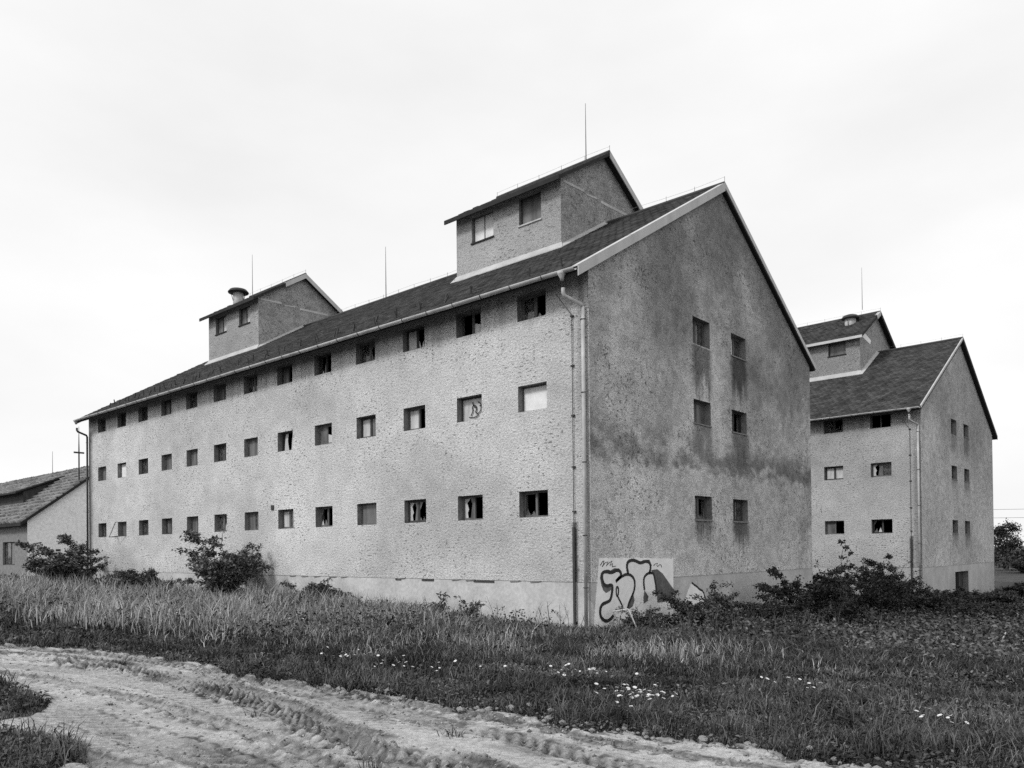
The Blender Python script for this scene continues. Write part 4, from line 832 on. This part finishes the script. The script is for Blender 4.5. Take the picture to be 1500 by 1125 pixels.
# ---------------------------------------------------------------- grass
def inside_any(x, y):
    a = (x > -LEN - .02) & (x < .02) & (y > -.0) & (y < WID + .1)
    b = (x > -LEN) & (x < 1.45) & (y > 29.3 - .03 * (x)) & (y < 47); c = (x < -63.8) & (y > 5.1) & (y < 18.5)
    return a | b | c
def polar(n, r0, r1, r, half=.66):
    th = r.uniform(-half - .04, half + .26, n); rr_ = np.exp(r.uniform(math.log(r0), math.log(r1), n)); yaw = math.atan2(.7511736, -.6600185)
    return CAM[0] + rr_ * np.cos(yaw - th), CAM[1] + rr_ * np.sin(yaw - th), rr_
def blades(x, y, L_, wd, lean, tone, r, seg=2):
    n = len(x); z = ground(x, y) + .10 * (fbm(x * .5, y * .5, 3) - .47) - .02
    a = r.uniform(0, 2 * np.pi, n); fa = a + r.normal(0, .9, n) ; B = np.stack([x, y, z], 1)
    s_ = np.stack([np.cos(a), np.sin(a), 0 * a], 1) * (wd / 2)[:, None]; fd = np.stack([np.sin(fa), -np.cos(fa), 0 * a], 1)
    Mid = B + fd * (L_ * lean * .32)[:, None] + np.array([0, 0, 1]) * (L_ * .58)[:, None]
    Tip = B + fd * (L_ * lean)[:, None] + np.array([0, 0, 1]) * (L_ * np.sqrt(np.clip(1 - .75 * lean ** 2, .12, 1)))[:, None]
    V = np.stack([B - s_, B + s_, Mid + s_ * .75, Mid - s_ * .75, Tip], 1).reshape(-1, 3); b = (np.arange(n) * 5)[:, None]
    return V, b + np.array([0, 1, 2, 3]), b + np.array([3, 2, 4]), np.repeat(tone, 5)
def tallness(x, y):
    bd = np.where(x < 3, -9.6 - .13 * np.clip(-x, 0, 18) + .0 * x, -9.6 + (x - 3) * .75)
    return sst(-1.6, 2.6, y - bd + 1.6 * (fbm(x * .5, y * .5, 33) - .47))
r = np.random.RandomState(5)
# short turf
x, y, q = polar(540000, 4.6, 40, r)
k = (~inside_any(x, y)) & (r.rand(len(x)) > roadness(x, y) * 1.25) & (fbm(x * 1.2, y * 1.2, 12) + r.rand(len(x)) * .5 > .38)
x, y, q = x[k], y[k], q[k]; n = len(x); tal = tallness(x, y)
clump = fbm(x * 1.1, y * 1.1, 14); L_ = (.05 + .09 * r.rand(n)) * (.3 + 1.6 * clump) * (1 + 1.6 * tal); 
L_ *= .45 + .55 * sst(0, .8, y - edge(x) + (patches(x, y) < 1) * 2)
dry = sst(.46, .62, fbm(x * .55 + 4, y * .55, 15)) * .5 + .5 * tal * sst(.4, .6, fbm(x * .3, y * .3, 16))
pt = fbm(x * .9, y * 1.6, 27); tone = (.015 + .045 * r.rand(n)) * (.4 + 1.9 * sst(.36, .60, pt)) + dry * .08 * r.rand(n) + .12 * (r.rand(n) > .94)
V, F4, F3, T = blades(x, y, L_, .0045 + .0009 * q, .35 + .75 * r.rand(n), tone, r)
o = link('turf', np_mesh('turf', V, F4, F3, {'tone': T}), M['tone']); tag(o, 'short dark turf between the track and the granary', 'grass', kind='stuff')
# coarser tufts scattered through the turf
x0, y0, q0 = polar(6200, 5.5, 34, r)
k = (~inside_any(x0, y0)) & ((roadness(x0, y0) < .3) & (fbm(x0 * .7 + 2, y0 * .9, 29) + .2 * r.rand(len(x0)) > .50) | ((roadness(x0, y0) > .3) & (r.rand(len(x0)) < .012) & (y0 > -18))); x0, y0, q0 = x0[k], y0[k], q0[k]; m_ = 34; n = len(x0) * m_
tl = np.repeat((.5 + r.rand(len(x0))) * np.where(roadness(x0, y0) > .3, .5, 1), m_); tt0 = np.repeat(.03 + .13 * r.rand(len(x0)) ** 1.7, m_); q = np.repeat(q0, m_)
x = np.repeat(x0, m_) + r.normal(0, .07, n) * tl * (1 + .02 * q); y = np.repeat(y0, m_) + r.normal(0, .05, n) * tl
V, F4, F3, T = blades(x, y, (.08 + .16 * r.rand(n)) * tl, .0045 + .0007 * q, .3 + .8 * r.rand(n), tt0 * (.6 + .8 * r.rand(n)), r)
o = link('tufts', np_mesh('tufts', V, F4, F3, {'tone': T}), M['tone']); tag(o, 'coarse grass tufts scattered through the short turf', 'grass', kind='stuff')
# clover and plantain leaves among the blades
x, y, q = polar(180000, 4.6, 34, r)
k = (~inside_any(x, y)) & (r.rand(len(x)) > roadness(x, y) * 1.25) & (fbm(x * .8 + 5, y * 1.1, 23) + .25 * r.rand(len(x)) > .48)
x, y, q = x[k], y[k], q[k]; n = len(x)
C = np.stack([x, y, ground(x, y) + .10 * (fbm(x * .5, y * .5, 3) - .47) + .015 + .09 * r.rand(n) * fbm(x * 1.4, y * 1.4, 24) * 1.6], 1)
V, F, T = leaves(C, .022 + .0034 * q, (.02 + .07 * r.beta(1.1, 2, n)) * (.35 + 1.8 * sst(.3, .62, fbm(x * .9, y * 1.6, 27))) + .10 * (r.rand(n) > .96), r, .6)
o = link('clover', np_mesh('clover', V, None, F, {'tone': T}), M['leaf']); tag(o, 'small broad leaves of clover and plantain in the turf', 'ground cover', kind='stuff')
# tall dry grass along the long wall and in the band to the right
x, y, q = polar(370000, 8, 62, r)
tal = tallness(x, y); dryb = np.where(x < 2.5, sst(4, -7, x) * .68 + .36, sst(.36, .54, fbm(x * .35 + 2, y * .5, 18)) * sst(9, 2, y) * .85 + .10)
k = (~inside_any(x, y)) & (r.rand(len(x)) < tal * (.30 + .8 * fbm(x * .8, y * .8, 19))) & (y > edge(x) + .4)
x, y, q, tal, dryb = x[k], y[k], q[k], tal[k], dryb[k]; n = len(x)
tt = fbm(x * .45, y * .45, 20); L_ = (.20 + .55 * r.rand(n) ** 1.4) * (.25 + 1.5 * tt) * (.7 + .75 * sst(2, -10, x)) * (.5 + .5 * tal)
L_ *= 1 - .4 * sst(4, 12, y); L_ *= 1 - .5 * sst(-3, 0, x) * sst(-5, -2.5, y)
wall = sst(2.2, .2, -y) * (x < 0) * (y < 0); L_ *= 1 - .35 * wall
isd = r.rand(n) < dryb; tone = np.where(isd, .16 + .26 * r.rand(n), .022 + .05 * r.rand(n)) * (.5 + 1.1 * fbm(x * .9, y * .9, 28))
V, F4, F3, T = blades(x, y, L_, .0055 + .0009 * q, .15 + .75 * r.rand(n) ** 1.3, tone, r)
o = link('tall_grass', np_mesh('tall_grass', V, F4, F3, {'tone': T}), M['tone']); tag(o, 'tall half-dry grass growing in front of the walls', 'grass', kind='stuff')
# leafy weeds: dark ground cover, thickest between the buildings and in front of the gable
x, y, q = polar(30000, 9, 70, r)
dk = sst(.3, .6, fbm(x * .35 + 9, y * .35, 25)); mk = np.where((x > .0), sst(-5, 1.5, y) * .95 + .05, .25) * tallness(x, y)
k = (~inside_any(x, y)) & (r.rand(len(x)) < mk * (.35 + .7 * dk)) & (y > edge(x) + 1.5) & ~((x > -1.2) & (x < 3.4) & (y > -3.2) & (y < 1.8))
x, y, q = x[k], y[k], q[k]; n = len(x); nl = 16
hgt = (.22 + .45 * r.rand(n)) * (.6 + .8 * fbm(x * .5, y * .5, 26)) * (1 + .35 * sst(4, 16, y) * (x > 0)); Cx = np.repeat(x, nl); Cy = np.repeat(y, nl); f = r.rand(n * nl) ** .8
C = np.stack([Cx + r.normal(0, .10, n * nl) * (1 + .02 * np.repeat(q, nl)), Cy + r.normal(0, .10, n * nl), np.repeat(ground(x, y), nl) + np.repeat(hgt, nl) * f], 1)
tn = (.022 + .085 * r.beta(1.2, 2.6, n * nl)) * np.repeat(.45 + 1.6 * sst(.3, .62, fbm(x * .45, y * .7, 35)), nl) + .07 * (r.rand(n * nl) > .95)
V, F, T = leaves(C, np.repeat(.055 + .0022 * q, nl), tn, r)
o = link('weeds', np_mesh('weeds', V, None, F, {'tone': T}), M['leaf']); tag(o, 'dark leafy weeds covering the ground between the granaries', 'weeds', kind='stuff')
# bare dead stalks standing in the grass
r2 = random.Random(8); mb = MB()
for k in range(150):
    x_ = r2.uniform(-9, 7); y_ = r2.uniform(-8, -1)
    if k % 3 == 0: x_, y_ = r2.uniform(2, 11), r2.uniform(-4, 6)
    z_ = g1(x_, y_); h_ = r2.uniform(.45, 1.0); a, b = r2.uniform(-.2, .2), r2.uniform(-.2, .2)
    mb.tube([(x_, y_, z_ - .05), (x_ + a * .4, y_ + b * .4, z_ + h_ * .6), (x_ + a, y_ + b, z_ + h_)], [.007, .006, .003], 4)
    for j in range(3):
        t_ = r2.uniform(.4, .9); mb.tube([(x_ + a * t_, y_ + b * t_, z_ + h_ * t_), (x_ + a * t_ + r2.uniform(-.12, .12), y_ + b * t_ + r2.uniform(-.12, .12), z_ + h_ * t_ + .14)], [.004, .002], 4)
o = mb.build('dead_stalks', M['bark']); tag(o, 'thin dead weed stalks standing in the grass', 'stalks', kind='stuff')

# ---------------------------------------------------------------- small things
# white flowers in loose clusters
fm = MB()
for k in range(8):
    a = k * math.pi / 4; c, s = math.cos(a), math.sin(a); e = .026
    fm.add([(0, 0, .0), (e * .6 * c - .012 * s, e * .6 * s + .012 * c, .006), (e * c, e * s, .0), (e * .6 * c + .012 * s, e * .6 * s - .012 * c, .006)], [(0, 3, 2, 1)])
fm = fm.mesh('white_flower')
stm = MB().tube([(0, 0, -.22), (.005, 0, -.1), (0, 0, -.002)], .004, 4).mesh('stem')
cl = [(8.55, -11.1, .55, .22, 46, 'in the dense cluster beside the track bend'), (6.85, -9.75, .55, .2, 26, 'in the cluster halfway to the gable corner'), (2.9, -10.6, .8, .3, 16, 'in the patch in front of the long wall'), (4.6, -10.9, .9, .3, 16, 'in the scattered patch by the verge'),
      (9.8, -9.3, .8, .35, 16, 'in the loose patch in front of the brambles'), (11.25, -10.45, .5, .25, 14, 'in the patch facing the far granary'), (5.9, -10.3, .5, .2, 9, 'in the small patch between two larger clusters'), (-3.0, -9.2, 2.2, .5, 12, 'among the tall dry grass')]
for (fx, fy, ra, rb, nfl, lb) in cl:
    for k in range(nfl):
        x_, y_ = fx + r2.gauss(0, ra * .55), fy + r2.gauss(0, rb * .8)
        if edge(np.array([x_]))[0] > y_ - .1: continue
        o = link('white_flower', fm, M['petal']); o.location = (x_, y_, g1(x_, y_) + r2.uniform(.13, .24) + (.35 if fx < -2 else 0)); s_ = r2.uniform(.6, 1.05); o.scale = (s_, s_, s_); o.rotation_euler = (r2.uniform(-.5, .5), r2.uniform(-.5, .5), r2.uniform(0, 6))
        tag(o, 'small white flower ' + lb, 'flower', 'white flowers ' + lb); st_ = link('stem', stm, M['bark'], o)
# pale clods along the verge
ico = None
def clod(seed):
    r3 = np.random.RandomState(seed); mb = MB(); n, m_ = 9, 6
    vs = [(0, 0, .5)]
    for i in range(1, m_):
        for j in range(n):
            t, p = math.pi * i / m_, 2 * math.pi * j / n; q = .5 + r3.uniform(-.12, .12); vs.append((math.sin(t) * math.cos(p) * q, math.sin(t) * math.sin(p) * q, math.cos(t) * q * .8))
    vs.append((0, 0, -.4)); fs = [(0, 1 + j, 1 + (j + 1) % n) for j in range(n)]
    for i in range(m_ - 2):
        for j in range(n): a = 1 + i * n + j; b = 1 + i * n + (j + 1) % n; fs.append((a, a + n, b + n, b))
    e = len(vs) - 1; fs += [(e, 1 + (m_ - 2) * n + (j + 1) % n, 1 + (m_ - 2) * n + j) for j in range(n)]
    return mb.add(vs, fs).mesh('clod')
cm = [clod(k) for k in range(5)]
for k in range(90):
    x_ = 5.2 + 6.4 * r2.random(); y_ = float(edge(np.array([x_]))[0]) + r2.gauss(-.12, .22)
    o = link('earth_clod', cm[k % 5], M['stone']); s_ = r2.choice([.03, .04, .05, .07, .10]) * r2.uniform(.7, 1.2); o.location = (x_, y_, g1(x_, y_) + .03 + s_ * .15); o.scale = (s_, s_ * r2.uniform(.7, 1), s_ * .8); o.rotation_euler = (0, 0, r2.uniform(0, 6))
    tag(o, 'pale earth clod on the verge of the mud track', 'clod', 'clods along the verge')
# bent tubular frame leaning in the weeds by the gable
fr = empty('metal_frame', (1.35, -.5, g1(1.35, -.5))); tag(fr, 'bent tubular metal frame leaning in the weeds below the graffiti', 'frame'); z0 = -g1(1.35, -.5)
MB().tube([(.22, .05, z0 - 1.1), (-.30, 0, z0 - .22), (-.28, 0, z0 - .19), (.18, 0, z0 - .115), (.21, 0, z0 - .14), (.62, .05, z0 - 1.0)], .018, 7).build('tube', M['metal'], fr, True)
MB().tube([(-.10, .02, z0 - .55), (.40, .02, z0 - .5)], .012, 6).build('cross_tube', M['darkmetal'], fr)
sk = MB().tube([(9.65, 1.6, g1(9.7, 1.6)), (9.85, 1.75, g1(9.7, 1.6) + .55)], [.02, .015], 6).build('stake', M['metal']); tag(sk, 'short pale stake sticking out of the dark weeds', 'stake')
